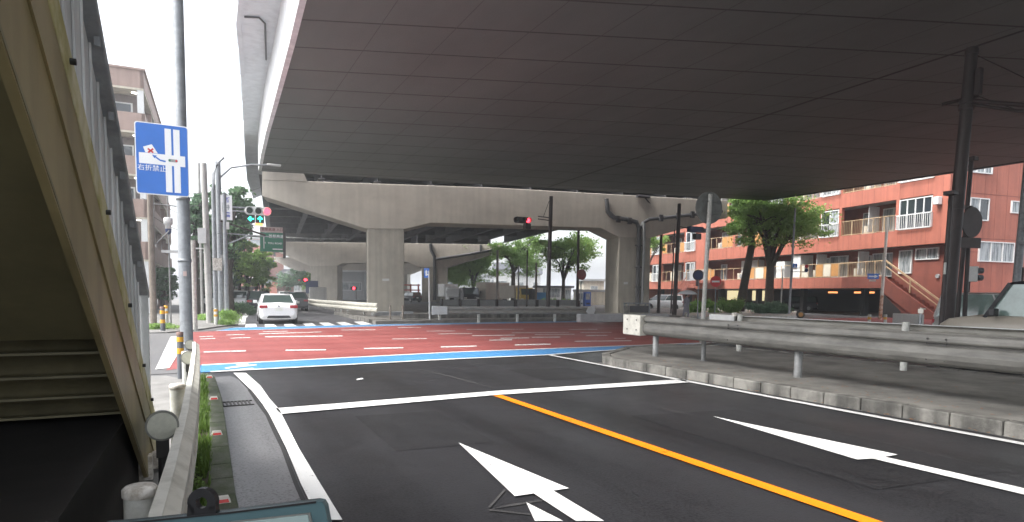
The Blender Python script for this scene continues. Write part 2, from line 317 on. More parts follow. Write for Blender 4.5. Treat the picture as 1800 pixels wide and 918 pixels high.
far_lo = px([(343, 584), (380, 582.5), (700, 573), (860, 569.5), (1050, 566.5)])
far_hi = px([(380, 578), (410, 577), (700, 570.5), (860, 567.5), (1062, 564.3)])
sheet('red_crossing', [[px([(292, 652)])[0]] + bt + [(20, 16.6), (34, 19.5), (60, 22), (60, 30), (34, 30.5)] + far_lo[::-1] + px([(332, 586)])], 'red', .010)
sheet('blue_lane_near', [low + [(22, 17.6), (20, 17.6)] + bt[::-1]], 'blue', .014)
sheet('blue_lane_far', [far_lo[1:] + [(34, 30.5), (34, 31.4)] + far_hi[::-1][:-1]], 'blue', .014)
def stripe(pts, wd, z=0):                                 # polyline of constant width on the ground
    out = []
    for i in range(len(pts)-1):
        a, b = Vector(pts[i]).to_2d(), Vector(pts[i+1]).to_2d(); d = (b-a).normalized(); n = Vector((-d.y, d.x))*wd/2
        n0 = n1 = n
        if i > 0:
            p = (a-Vector(pts[i-1]).to_2d()).normalized(); mm = (Vector((-p.y, p.x))+Vector((-d.y, d.x))).normalized(); n0 = mm*wd/2
        if i < len(pts)-2:
            p = (Vector(pts[i+2]).to_2d()-b).normalized(); mm = (Vector((-p.y, p.x))+Vector((-d.y, d.x))).normalized(); n1 = mm*wd/2
        out.append([a+n0, a-n0, b-n1, b+n1])
    return out
W = []
W += stripe([(x, y) for x, y in low[1:]], .17) + stripe([(x, y) for x, y in bt[1:]], .17)
W += stripe(far_lo[1:], .16) + stripe(far_hi[1:], .14)
left_line = px([(410, 655), (428, 664), (447, 684), (465, 705), (484, 722), (515, 790), (548, 860), (573, 900)]) + [(.86, 2.5), (.80, -10)]
W += [px([(410, 657), (432, 657), (458, 680), (444, 690)]), px([(444, 690), (458, 680), (474, 703), (461, 712)]), px([(461, 712), (474, 703), (491, 722), (474, 732)])]
W += [px([(474, 732), (491, 722), (525, 790), (503, 790)]), px([(503, 790), (525, 790), (562, 852), (528, 852)]), px([(528, 852), (562, 852), (602, 918), (560, 918)])]
W += stripe([tuple(px([(584, 925)])[0]), (1.0, -12)], .16)
W += [px([(484, 720), (873, 689), (1203, 668), (1210, 674), (873, 696), (494, 730)])]
W += stripe(px([(965, 625), (1205, 671), (1500, 727), (1800, 783)]) + [(8.4, -12)], .14)
o = sheet('road_markings', W, 'white', .018)
sheet('orange_lane_line', stripe([tuple(px([(875, 697)])[0]), tuple(px([(1530, 921)])[0]), (4.42, -12)], .15), 'orange', .018)
Wa = [px([(806, 781), (1000, 862), (972, 866), (1062, 920), (1012, 920), (938, 871), (905, 876)]),
      px([(1253, 734), (1578, 802), (1555, 806), (1800, 862), (1800, 873), (1533, 809), (1507, 811)]),
      px([(925, 887), (990, 920), (940, 920)])]
sheet('lane_arrows', Wa, 'white', .018)
Wf = []
for a, b, y0, y1 in ((358, 432, 620, 618), (502, 573, 617, 616), (640, 709, 614, 612.5), (775, 838, 611, 609.5), (905, 968, 607.5, 606)):
    Wf.append(px([(a, y0+.9), (b, y1+.9), (b, y1-.9), (a, y0-.9)]))
for a, b, y0, y1, t in ((466, 602, 593, 591.5, 1.1), (352, 378, 597, 596, .7), (405, 440, 595.5, 594.5, .7), (398, 430, 590, 589, .6), (350, 375, 593, 592, .6), (455, 565, 588, 584.5, .7), (462, 506, 584, 583, .5), (770, 830, 588, 587, .5), (830, 905, 591, 590, .7), (900, 1000, 586, 585, .4),
                        (935, 985, 594, 593.5, .8), (1030, 1068, 591, 590.5, .6), (1080, 1100, 596, 595.6, .5), (880, 930, 595.5, 595, .8), (700, 740, 577, 576.6, .4), (820, 920, 580, 579.4, .4), (1000, 1050, 580, 579.6, .4), (750, 800, 583, 582.6, .4), (860, 900, 599, 598.4, .9), (1010, 1110, 601, 600, .8), (940, 1010, 589, 588.4, .5), (1020, 1075, 585.5, 585, .4), (600, 660, 581, 580.4, .5), (690, 750, 597, 596.2, .6)):
    t *= .7; Wf.append(px([(a, y0+t), (b, y1+t), (b, y1-t), (a, y0-t)]))
sheet('dashed_lane_lines', Wf, 'whiteold', .018)
sheet('gutter_seam', stripe(px([(437, 686), (453, 710), (469, 731), (482, 760), (497, 790), (520, 852), (549, 917)]), .035), 'rubber', .010)
# small painted marks: bicycle symbol on the blue lane, white corner patch, stud
bk = [px([(394, 648), (420, 644), (450, 642), (452, 643.5), (424, 646.5), (398, 650)]), px([(400, 652), (445, 648), (447, 649.5), (402, 653.5)]), px([(415, 641.5), (436, 640.5), (437, 642), (416, 643)])]
sheet('bicycle_mark', bk, 'whiteold', .018)
sheet('white_corner_patch', [px([(273, 651), (300, 593), (330, 590.5), (322, 608), (298, 648)])], 'white', .018)
sheet('pale_road_stud', [px([(626, 668), (637, 666), (639, 668), (628, 670)])], 'whiteold', .018)
sc_ = [px(q) for q in ([(858, 893), (886, 862), (889, 864), (862, 895)], [(862, 897), (900, 888), (960, 880), (960, 882), (905, 891)], [(858, 897), (930, 905), (935, 908), (860, 900)], [(1160, 718), (1205, 728), (1204, 729), (1159, 719)], [(740, 650), (800, 664), (872, 684), (872, 685), (799, 665.4), (739, 651)])]
sheet('erased_marking_scars', sc_, 'scar', .010)
sheet('asphalt_patch', [[(5.2, 3.2), (6.9, 3.0), (7.0, 6.4), (5.3, 6.7)], [(1.9, 6.2), (3.0, 6.1), (3.05, 8.1), (1.95, 8.2)], [(6.0, 10.2), (7.4, 10.0), (7.5, 11.6), (6.1, 11.9)]], 'asphalt_patch', .006)
# far road beyond the crossing, with zebra crossing and edge line
fr = px([(425, 580), (428, 566), (447, 545), (462, 534), (490, 522)]) + [(3.9, 160), (15, 160)] + px([(565, 530), (590, 545), (655, 570), (650, 575)])
sheet('far_road', [[(1.6, 29.2)] + fr[1:4] + [(4.5, 78), (5, 160), (14.5, 160), (12.5, 78)] + px([(560, 540), (655, 568), (660, 573)])], 'farroad', .006)
zb = [px([(431, 576), (452, 575.4), (450, 570), (432, 570.6)]), px([(466, 575.6), (487, 575), (481, 570.4), (465, 570.8)]), px([(501, 575), (522, 574.4), (514, 570), (499, 570.5)]), px([(538, 574), (556, 573.4), (548, 568.3), (531, 568.8)]), px([(570, 573.2), (590, 572.6), (577, 567.6), (560, 568.2)]), px([(602, 572.6), (622, 571.8), (606, 566.8), (590, 567.2)]), px([(634, 571.6), (655, 570.8), (638, 565.8), (622, 566.4)])]
sheet('zebra_crossing', zb, 'white', .018)
sheet('far_edge_line', stripe(px([(422, 571), (425, 560), (437, 549), (452, 540)]), .45) + stripe(px([(528, 549), (540, 549.6)]), .35), 'whiteold', .018)
# pavements (raised slabs)
def slab(name, poly, z, m, kind='structure', z0=-.02):
    o = MB().prism([(p[0], p[1], z0) for p in poly], (0, 0, z-z0)).build(name, m, bevel=.015); o['kind'] = kind; return o
slab('pavement_near', [(-12, -20), (-.14, -20), (-.14, 2.6), (.0, 10.0), (.02, 12.6), (-.35, 13.4), (-12, 13.2)], .03, 'paving')
slab('pavement_far', [(-30, 26.2), (-3.5, 26.6), (-.6, 26.8), (.4, 28.2), (1.3, 30.4)] + px([(418, 572), (421, 560), (436, 546), (455, 536)]) + [(3.2, 70), (3.5, 120), (-30, 120)], .06, 'paving')
slab('median_far', [tuple(G(660, 570))[:2], tuple(G(742, 568.5))[:2], tuple(G(1075, 561))[:2], (30, 33.4), (44, 36), (60, 52), (60, 75), (16, 75)] + px([(560, 536), (610, 553)]), .16, 'island')
# left kerb: mossy blocks
ke = []
for yy, xl, xr in ((870, 366, 415), (815, 367.5, 407), (760, 368.5, 399.5), (700, 366, 390.5), (680, 364.5, 384), (662, 362, 378)):
    a_, c_ = G(xl, yy, .12), G(xr, yy, .12); ke.append((a_.x, c_.x, (a_.y+c_.y)/2))
ke = [(ke[0][0]-.05, ke[0][1]-.03, -6), (ke[0][0]-.02, ke[0][1]-.01, 2)]+ke+[(ke[-1][0]-.03, ke[-1][1]-.09, ke[-1][2]+.5)]
b = MB()
for (a0, a1, y0), (b0, b1, y1) in zip(ke, ke[1:]):
    n = max(1, round((y1-y0)/.62))
    for i in range(n):
        t0, t1 = i/n, (i+1)/n-.012/(y1-y0)*1.2
        q = lambda t: (a0+(b0-a0)*t, a1+(b1-a1)*t, y0+(y1-y0)*t)
        A, B = q(t0), q(t1); b.prism([(A[0], A[2], -.01), (A[1], A[2], -.01), (B[1], B[2], -.01), (B[0], B[2], -.01)], (0, 0, .13))
o = b.build('kerb', 'mosskerb', bevel=.012); o['kind'] = 'structure'
sheet('verge_soil', [[(-.14, -6)]+[(k[0]+.01, k[2]) for k in ke]+[(.02, 12.4), (0, 10), (-.14, 2.6)]], 'soil', .05)
# right island with kerb stones
isl = [(8.66, -20), (8.66, 11.6), (8.75, 12.1), (9.2, 12.75), (11.0, 14.1), (12.6, 14.4), (13.8, 13.7), (14.1, 12.4), (14.1, -20)]
slab('traffic_island', [(8.85, -20), (8.85, 11.6), (9.3, 12.55), (11.1, 13.9), (12.6, 14.2), (13.65, 13.55), (13.9, 12.4), (13.9, -20)], .165, 'island')
b = MB()
for i in range(len(isl)-1):
    a, c = Vector(isl[i]), Vector(isl[i+1]); L = (c-a).length; n = max(1, round(L/.6)); d = (c-a)/L; nn = Vector((d.y, -d.x))
    for k in range(n):
        p, q = a+d*(L*k/n), a+d*(L*(k+1)/n-.012); h = .178+random.uniform(-.006, .006)
        b.prism([(p.x, p.y, -.02), (q.x, q.y, -.02), (q.x+nn.x*.2, q.y+nn.y*.2, -.02), (p.x+nn.x*.2, p.y+nn.y*.2, -.02)], (0, 0, h+.02))
o = b.build('island_kerb', 'kerb', bevel=.02); o['kind'] = 'structure'
# drain grate in the gutter
t = empty('drain_grate', G(412, 711), label='rusty slotted drain grate in the gutter beside the mossy kerb', cat='drain')
b = MB(); c = G(412, 711)
for k in range(9): b.box((c.x-.2+k*.05, c.y, .012), (.022, .32, .02))
b.build('bars', 'drain', t); MB().box((c.x, c.y-.18, .011), (.5, .03, .018)).box((c.x, c.y+.18, .011), (.5, .03, .018)).build('rim', 'drain', t)

# ================================================================== ELEVATED EXPRESSWAY
ZS = 9.3
t = empty('elevated_deck', (20, 20, 0), label='wide elevated expressway deck with panelled brown soffit overhead, carried toward the nearest portal pier', cat='elevated road')
left = [(2.0, -15), (2.35, 4), (2.72, 13)]
def pz(pts, z): return [tuple(G(a, b, z))[:2] for a, b in pts]
LE = left + pz([(530, 0), (512, 75), (500, 120), (484, 180), (470, 230), (461, 270), (456, 300)], ZS)
RE = pz([(1340, 352), (1560, 319.5), (1800, 283)], ZS) + [(41.6, 4), (41.6, -15)]
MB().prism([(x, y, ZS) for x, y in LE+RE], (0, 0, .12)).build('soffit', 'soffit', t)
MB().prism([(x-.03, y+.02, 10.75) for x, y in LE]+[(x, y, 10.75) for x, y in RE], (0, 0, .5)).build('deck_slab', 'deckdark', t)
b = MB()
for (x0, y0), (x1, y1) in zip(LE, LE[1:]):
    b.prism([(x0-.06, y0, ZS-.03), (x1-.06, y1, ZS-.03), (x1+.12, y1, ZS-.03), (x0+.12, y0, ZS-.03)], (0, 0, 2.28))
b.build('left_web', 'fascia', t)
b = MB(); 
for (x0, y0), (x1, y1) in zip(RE, RE[1:]):
    b.prism([(x0, y0, ZS-.06), (x1, y1, ZS-.06), (x1+.25, y1, ZS-.06), (x0+.25, y0, ZS-.06)], (0, 0, 2.9))
b.build('right_fascia', 'girder', t)
b = MB(); a, c = LE[-1], RE[0]; b.prism([(a[0], a[1]+.02, ZS), (c[0], c[1]+.02, ZS), (c[0], c[1]+.2, ZS), (a[0], a[1]+.2, ZS)], (0, 0, 1.9)); b.build('end_diaphragm', 'girder', t)
# soffit joints: transverse joints every 2.2 m, slightly fanned, faint lengthwise seams and one open lengthwise joint
def Lx(y):
    for (x0, y0), (x1, y1) in zip(LE, LE[1:]):
        if y0 <= y <= y1: return x0+(x1-x0)*(y-y0)/(y1-y0)
    return LE[-1][0]
b = MB(); yl = 16.8-2.18*12
while yl < 43.5:
    m_ = -.40+.17*max(0, min(1, (yl-18)/26)); x0 = Lx(yl)+.1; x1 = 41.3
    p0 = (x0, yl); yr = yl+m_*(x1-x0)
    if yr > -15: b.prism([(p0[0], p0[1], ZS-.006), (x1, yr, ZS-.006), (x1, yr+.07, ZS-.006), (p0[0], p0[1]+.07, ZS-.006)], (0, 0, .004))
    yl += 2.18
b.build('cross_joints', 'joint', t)
b = MB()
for k in range(1, 19):
    x = 3.6+k*2.0; s_ = .02; yf = 43.4-(x-4.4)*.212
    b.prism([(x-1.0, -14, ZS-.010), (x-1.0+s_, -14, ZS-.010), (x+s_, yf, ZS-.010), (x, yf, ZS-.010)], (0, 0, .003))
b.build('seams', 'seam', t)
j0, j1 = G(962, 329, ZS), G(1710, 82, ZS); dj = (j1-j0)
b = MB(); q = j1+dj*.9; b.prism([(j0.x, j0.y, ZS-.013), (q.x, q.y, ZS-.013), (q.x+.1, q.y, ZS-.013), (j0.x+.1, j0.y, ZS-.013)], (0, 0, .01)); b.build('open_joint', 'joint', t)
# wing and noise barrier on the left
ZB = 12.3
BO = [(1.0, -15), (1.25, 4), (1.55, 14)] + pz([(414, 0), (422, 90), (427, 180), (430, 250), (434, 300), (445, 335)], ZB)
BI = LE + [(6.6, 46.6), (8.5, 64)]
b = MB()
for (x0, y0), (x1, y1) in zip(BO, BO[1:]):
    b.prism([(x0, y0, 11.45), (x1, y1, 11.45), (x1+.18, y1, 11.45), (x0+.18, y0, 11.45)], (0, 0, ZB-11.45))
b.build('noise_barrier', 'wall_grey', t)
b = MB(); k = 0
bo = BO
b.prism([(x+.18, y, 11.52) for x, y in bo] + [(x+.05, y, 11.52) for x, y in BI[::-1]], (0, 0, .2)); b.build('wing_slab', 'wall_grey', t)
b = MB()
yy = -12
while yy < 44:
    xo = next((x0+(x1-x0)*(yy-y0)/(y1-y0) for (x0, y0), (x1, y1) in zip(BO, BO[1:]) if y0 <= yy <= y1), BO[-1][0])
    b.bar((xo-.03, yy, 11.5), (xo-.03, yy, ZB), .08, .06); yy += 4
b.each('barrier_post', 'wall_grey', t)
b = MB(); p1, p2, p3 = G(428, 28, 11.4), G(466, 35, 10.7), G(468, 110, 10.7)
b.tube([G(430, 30, 11.48), G(455, 31, 11.46), G(466, 42, 11.46), G(468, 105, 11.46)], .035, 8); b.build('drain_pipe', 'pipe', t)

def hit(x, y, A, n):
    r = ray(x, y); return CP + r*(((A-CP).dot(n))/r.dot(n))
def pier(name, A, Bp, outline, cols, th, label, cap='conc2', colm='conc', zbase=.1, inset=.03):
    A, Bp = Vector((*A, 0)), Vector((*Bp, 0)); u = (Bp-A).normalized(); n = Vector((-u.y, u.x, 0))
    t = empty(name, A, label=label, cat='bridge pier')
    MB().prism([hit(x, y, A, n) for x, y in outline], n*th).build('cap_beam', cap, t, bevel=.04)
    zc = []
    for x0, x1, yb in cols:
        a, c = hit(x0, yb, A, n), hit(x1, yb, A, n); z = a.z+.6
        f = [Vector((a.x, a.y, zbase)), Vector((c.x, c.y, zbase))]
        MB().prism([f[0]+n*inset+u*.02, f[1]+n*inset-u*.02, f[1]+n*(th-inset)-u*.02, f[0]+n*(th-inset)+u*.02], (0, 0, z-zbase)).build('column', colm, t, bevel=.06)
    return t, A, u, n
p1, A1, u1, n1 = pier('portal_pier', (4.7, 45.2), (38.5, 37.6),
    [(461, 316), (461, 345), (643, 402), (712, 403), (756, 392), (1056, 401), (1088, 417), (1145, 418), (1236, 392), (1279, 383), (1279, 353), (870, 330)],
    [(645, 711, 400), (1088, 1145, 415)], 2.6, 'nearest concrete portal pier with two square columns under the panelled deck')
# upstand at the left end of the cap, bearings and dark cross girder in the gap
MB().prism([hit(x, y, A1-n1*.02, n1) for x, y in [(461, 297), (461, 316), (540, 319), (532, 300)]], n1*1.2).build('upstand', 'conc2', p1)
b = MB()
for xx in (575, 640, 720, 800, 890, 980, 1060, 1140, 1220):
    q = hit(xx, 322+(xx-540)*.045, A1, n1); b.box((q.x+n1.x*1.2, q.y+n1.y*1.2, q.z+.12), (.7, .7, .5))
b.each('bearing', 'girder', p1)
# pipes and conduit tray on the right column
def onp(x, y, off=.12): q = hit(x, y, A1, n1); return q - n1*off
MB().tube([onp(1065, 350), onp(1067, 372), onp(1078, 383), onp(1100, 386), onp(1118, 391), onp(1122, 402), onp(1119, 540)], .17, 10).tube([onp(1268, 372), onp(1140, 386), onp(1128, 393), onp(1124, 402)], .13, 8).build('downpipe', 'pipe', p1)
MB().tube([onp(1129, 392, .25), onp(1130, 420, .2), onp(1126, 535, .2)], .12, 8).build('conduit', 'grey', p1)
b = MB()
for x, y in ((1085, 386), (1105, 389), (1160, 384), (1190, 381), (1215, 378)): q = onp(x, y, .2); b.box(q, (.35, .12, .5))
for y in (432, 470, 505): q = onp(1121, y, .2); b.box(q, (.7, .1, .1))
b.each('pipe_clamp', 'girder', p1)
b = MB(); q = onp(1092, 535, .2); q2 = onp(1140, 520, .2); MB().prism([onp(1090, 551, .02), onp(1140, 551, .02), onp(1140, 521, .02), onp(1090, 521, .02)], -n1*.08).build('plinth_panel', 'conc', p1)
# small stencil plates on the columns
MB().prism([onp(672, 494, .04), onp(684, 494, .04), onp(684, 490, .04), onp(672, 490, .04)], -n1*.02).build('number_plate', 'lightgrey', p1)
MB().prism([onp(1096, 500, .04), onp(1103, 500, .04), onp(1103, 496, .04), onp(1096, 496, .04)], -n1*.02).build('number_plate', 'lightgrey', p1)

ZG = 9.45
A2, B2 = G(468, 424.5, 9.35), G(880, 430, 9.35)
p2, A2_, u2, n2 = pier('portal_pier', A2[:2], B2[:2],
    [(468, 424.5), (468, 434), (545, 468), (593, 467), (602, 463), (716, 461), (736, 470), (785, 470), (866, 446), (880, 441), (880, 430)],
    [(546, 593, 466), (741, 785, 468)], 3.6, 'second portal pier behind the nearest one, with a pipe along its right arm')
def onq(x, y, off=.2): return hit(x, y, A2_, n2) - n2*off
MB().tube([onq(757, 402+27), onq(758, 440), onq(764, 452), onq(764, 528)], .28, 8).tube([onq(766, 456), onq(800, 451), onq(866, 440), onq(866, 430)], .22, 8).tube([onq(845, 431), onq(845, 443)], .2, 8).build('downpipe', 'pipe', p2)
A3, B3 = G(481, 452, 9.35), G(760, 455, 9.35)
p3, _, _, _ = pier('portal_pier', A3[:2], B3[:2], [(481, 452), (481, 458), (528, 480), (545, 482), (552, 478), (695, 477), (700, 482), (716, 482), (760, 465), (760, 455)],
    [(530, 545, 480), (702, 716, 480)], 5, 'farthest concrete portal pier, small in the gap between the nearer columns')
for k, (name_, pa, pb, lab) in enumerate((('girder_deck', (A1, A2_), None, 'steel girder deck running on behind the nearest portal pier'), ('girder_deck', (A2_, A3), None, 'far girder deck beyond the second portal pier'))):
    if k == 0:
        La, Ra = Vector((4.9, 46.3, 0)), Vector((38.6, 39.2, 0)); Rm = G(1012, 396, ZG); Lb, Rb = G(474, 423, ZG), G(886, 427, ZG)
        Lp, Rp = [La, Lb], [Ra, Rm, Rb]
    else:
        Lp, Rp = [G(474, 423, ZG)+Vector((.5, 2, 0)), G(483, 451, ZG)], [G(872, 427, ZG)+Vector((0, 2, 0)), G(760, 454, ZG)]
    t = empty(name_, (Lp[0].x, Lp[0].y, 0), label=lab, cat='elevated road')
    poly = [(p.x, p.y, 10.9) for p in Lp] + [(p.x, p.y, 10.9) for p in Rp[::-1]]
    MB().prism(poly, (0, 0, .6)).build('slab', 'deckdark', t)
    n = 10 if k == 0 else 7; b = MB()
    def at_(pp, s):
        tot = sum((pp[i+1]-pp[i]).length for i in range(len(pp)-1)); d = s*tot
        for i in range(len(pp)-1):
            L = (pp[i+1]-pp[i]).length
            if d <= L+1e-6: return pp[i]+(pp[i+1]-pp[i])*(d/L)
            d -= L
        return pp[-1]
    for i in range(n):
        f = i/(n-1); pts = [at_(Lp, s)*(1-f)+at_(Rp, s)*f for s in (0, .33, .66, 1)]
        for a, c in zip(pts, pts[1:]):
            b.bar((a.x, a.y, ZG+.72), (c.x, c.y, ZG+.72), .06, 1.4).bar((a.x, a.y, ZG+.03), (c.x, c.y, ZG+.03), .5, .05)
    b.build('girders', 'girder', t)
    b = MB()
    for i in range(1, 8):
        s = i/8; a, c = at_(Lp, s), at_(Rp, s); b.bar((a.x, a.y, ZG+.9), (c.x, c.y, ZG+.9), .1, .7)
    b.build('cross_frames', 'girder', t)
    b = MB()
    for pp in (Lp, Rp):
        for a, c in zip(pp, pp[1:]): b.bar((a.x, a.y, 11.9), (c.x, c.y, 11.9), .2, 2.2)
    b.each('parapet', 'wall_grey', t)

# ================================================================== FOOTBRIDGE STAIR (left, very close)
YW = rad(2.0); g0 = Vector((-.30, 6.14, 0)); du = Vector((math.sin(YW), math.cos(YW), 0)); dn = Vector((math.cos(YW), -math.sin(YW), 0))
def S(y, z, x=0): return g0 + du*((y-6.14)/math.cos(YW)) + dn*x + Vector((0, 0, z))
t = empty('footbridge_stair', g0, label='ochre steel footbridge stair rising overhead at the left edge beside the guardrail', cat='stair')
sl_ = -.6138; zb_ = lambda y: 1.85+sl_*(y-3.04); zt_ = lambda y: 1.81+sl_*(y-4.33)
YA = -5.0
def stringer(x0, th):
    b = MB(); ya = YA; yb = 5.9; ye = 6.44
    poly = [S(ya, zb_(ya), x0), S(yb, max(zb_(yb), 0), x0), S(ye, 0, x0), S(ye+.4, 0, x0), S(ye+.62, zt_(ye+.62), x0), S(ya, zt_(ya), x0)]
    return b.prism(poly, dn*th)
stringer(-.03, .03).build('stringer', 'stair', t)
stringer(-2.2, .03).build('stringer', 'stair', t)
b = MB()
b.bar(S(YA, zb_(YA)+.012, -.015), S(5.95, max(zb_(5.95), 0)+.03, -.015), .035, .018)           # bottom flange lip
b.build('bottom_flange', 'treadlip', t)
MB().bar(S(YA, zt_(YA)+.06, -.035), S(6.9, zt_(6.9)+.06, -.035), .08, .16).build('stair_kerb', 'stairflange', t, bevel=.008)
MB().bar(S(YA, (zb_(YA)+zt_(YA))/2+.05, .004), S(6.7, (zb_(6.7)+zt_(6.7))/2+.05, .004), .012, .02).build('weld_bead', 'stair', t)
b = MB(); lp = MB(); y = 6.1; z = .12; k = 0
while y > YA+.5:
    zc = zt_(y)-.30
    b.prism([S(y, zc, -2.17), S(y-.277, zc, -2.17), S(y-.277, zc+.02, -2.17), S(y, zc+.02, -2.17)], dn*2.13)
    b.prism([S(y, zc-.17, -2.17), S(y+.01, zc-.17, -2.17), S(y+.01, zc, -2.17), S(y, zc, -2.17)], dn*2.13)
    lp.prism([S(y+.002, zc-.18, -2.16), S(y-.03, zc-.18, -2.16), S(y-.03, zc-.165, -2.16), S(y+.002, zc-.165, -2.16)], dn*2.1)
    y -= .277
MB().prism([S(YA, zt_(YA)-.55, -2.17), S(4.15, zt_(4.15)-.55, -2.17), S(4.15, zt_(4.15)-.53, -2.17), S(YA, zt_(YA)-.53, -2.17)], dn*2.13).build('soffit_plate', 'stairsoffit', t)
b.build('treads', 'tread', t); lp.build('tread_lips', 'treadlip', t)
# ribbed balustrade panel, cap rail and end post
zp = lambda y: zt_(y)+1.19
b = MB(); b.prism([S(YA, zt_(YA)+.02, -.09), S(6.55, zt_(6.55)+.02, -.09), S(6.55, zp(6.55)-.03, -.09), S(YA, zp(YA)-.03, -.09)], dn*.012); b.build('balustrade_panel', 'panel', t)
y = YA+.1; pr_ = MB()
while y < 6.5:
    pr_.bar(S(y, zt_(y)-.02, -.07), S(y, zp(y)-.03, -.07), .012, .02); y += .235
pr_.build('panel_ribs', 'panel', t)
MB().bar(S(YA, zp(YA), -.055), S(6.62, zp(6.62), -.055), .10, .06).build('cap_rail', 'handrail', t, bevel=.008)
b = MB(); y = YA+.3
while y < 6.5: b.box(S(y, zp(y)-.05, -.03), (.03, .035, .05)); y += .47
b.each('rail_bracket', 'handrail', t)
MB().bar(S(6.6, 0, -.05), S(6.6, zp(6.6), -.05), .07, .07).build('end_post', 'panel', t, bevel=.006)
b = MB()
for y in (3.2, 4.05, 4.9, 5.7, 6.3): b.disc(S(y, zt_(y)+.08, .012), dn, .014, .03, 8)
b.each('bolt', 'drain', t)
MB().prism([S(3.1, 0, -2.1), S(6.2, 0, -2.1), S(6.2, .70, -2.1), S(3.1, .70, -2.1)], dn*2.02).build('under_stair_shade_box', 'dark', t)  # near-black box added to stand for the deep shade under the stair
MB().box(S(.5, .9, -2.15), (.04, 11.5, 3.0), 0).build('under_stair_light_blocker', 'black', t)  # added black panel, keeps light out from the stair's far side
MB().box(S(6.0, .16, -.02), (.10, .12, .20)).box(S(6.35, .13, .02), (.08, .1, .14)).each('anchor_block', 'cap', t)

# ================================================================== LEFT GUARDRAIL
t = empty('guardrail', (-.05, 2.9, 0), label='pale guardrail seen end-on along the left verge between the stair and the mossy kerb', cat='guardrail')
beam = [(-.18, 1.2), (-.125, 2.6), (-.075, 3.6), (-.01, 5.2), (.06, 8.0), (.115, 10.6), (.13, 12.1)]
def wbeam(pts, ztop, h=.33, side=1, big=False):          # two-wave steel beam along a ground polyline; side = direction of the wave (right of travel)
    prof = [(0, 0), (.012, -.012), (.045, -.05), (.045, -.11), (.008, -.15), (.008, -.18), (.045, -.22), (.045, -.28), (.012, -.318), (0, -.33)]
    prof = [(a*1.5*(h/.33)**.5, z*h/.33) for a, z in prof]
    if big: prof = [(.0, 0), (.03, -.006), (.075, -.03), (.095, -.07), (.098, -.11), (.085, -.135), (.03, -.15), (.03, -.175), (.085, -.195), (.115, -.24), (.125, -.30), (.115, -.37), (.08, -.43), (.03, -.465), (.0, -.47)]
    ring = prof+[(a-.012, z) for a, z in prof[::-1]]
    vs = []; k = len(ring)
    for i, p in enumerate(pts):
        a, c = Vector(pts[max(i-1, 0)][:2]), Vector(pts[min(i+1, len(pts)-1)][:2]); d = (c-a).normalized(); nn = Vector((d.y, -d.x))*side
        zt = ztop if not callable(ztop) else ztop(i)
        vs += [(p[0]+nn.x*a_, p[1]+nn.y*a_, zt+z) for a_, z in ring]
    b = MB(); b.add(vs, [(i*k+j, i*k+(j+1) % k, (i+1)*k+(j+1) % k, (i+1)*k+j) for i in range(len(pts)-1) for j in range(k)])
    b.add(vs[:k], [tuple(range(k))]); b.add(vs[-k:], [tuple(range(k))[::-1]]); return b
wbeam(beam, .75).build('beam', 'railwhite', t)
b = MB()
for (x0, y0), (x1, y1) in zip(beam, beam[1:]): b.bar((x0-.012, y0, .747), (x1-.012, y1, .747), .05, .008)
b.build('beam_top_lip', 'railwhite', t)
gp = [P(247, 900, 2.85), P(315, 800, 6.1), P(330, 700, 9.4)]
for k, (q, zt) in enumerate(zip(gp, (.76, .74, .73))):
    p = MB().lathe((q.x, q.y, 0), [(.066, 0), (.066, zt-.03)], 20).build('post', 'postwhite', t)
    MB().lathe((q.x, q.y, 0), [(.066, zt-.05), (.072, zt-.045), (.072, zt-.012), (.060, zt), (.03, zt+.004), (.0005, zt+.004)], 20).build('post_cap', 'cap', p)
    bx = next(x0+(x1-x0)*(q.y-y0)/(y1-y0) for (x0, y0), (x1, y1) in zip(beam, beam[1:]) if y0 <= q.y <= y1)
    MB().box(((q.x+bx)/2, q.y, .60), (abs(bx-q.x), .07, .14)).build('spacer', 'railwhite', t)
GR = 'round delineators on the left guardrail'
for (x, y, d, r, lab) in ((285, 748, 4.07, .098, 'large round delineator nearest the stair foot, on a dark stem'), (331, 629, 9.2, .098, 'middle round delineator overlapping the foot of the tall sign pole'), (334, 606, 12.0, .094, 'farthest and smallest of the round delineators by the sign pole')):
    q = P(x, y, d); e = empty('delineator', (q.x, q.y, 0), label=lab, cat='reflector', group=GR); fc = Vector((.04, -1, .05)).normalized()
    MB().disc(q, fc, r, .05).build('rim', 'rim_', e, bevel=.004)
    MB().disc(q+fc*.026, fc, r*.87, .012).build('face', 'reflector', e)
    MB().box((q.x, q.y+.01, q.z-r-.05), (.075, .06, .12)).tube([(q.x, q.y+.01, q.z-r-.08), (q.x-.005, q.y+.02, q.z-.35), (q.x-.02, q.y+.02, .03)], [.03, .026, .028], 10).build('stem', 'drain', e)
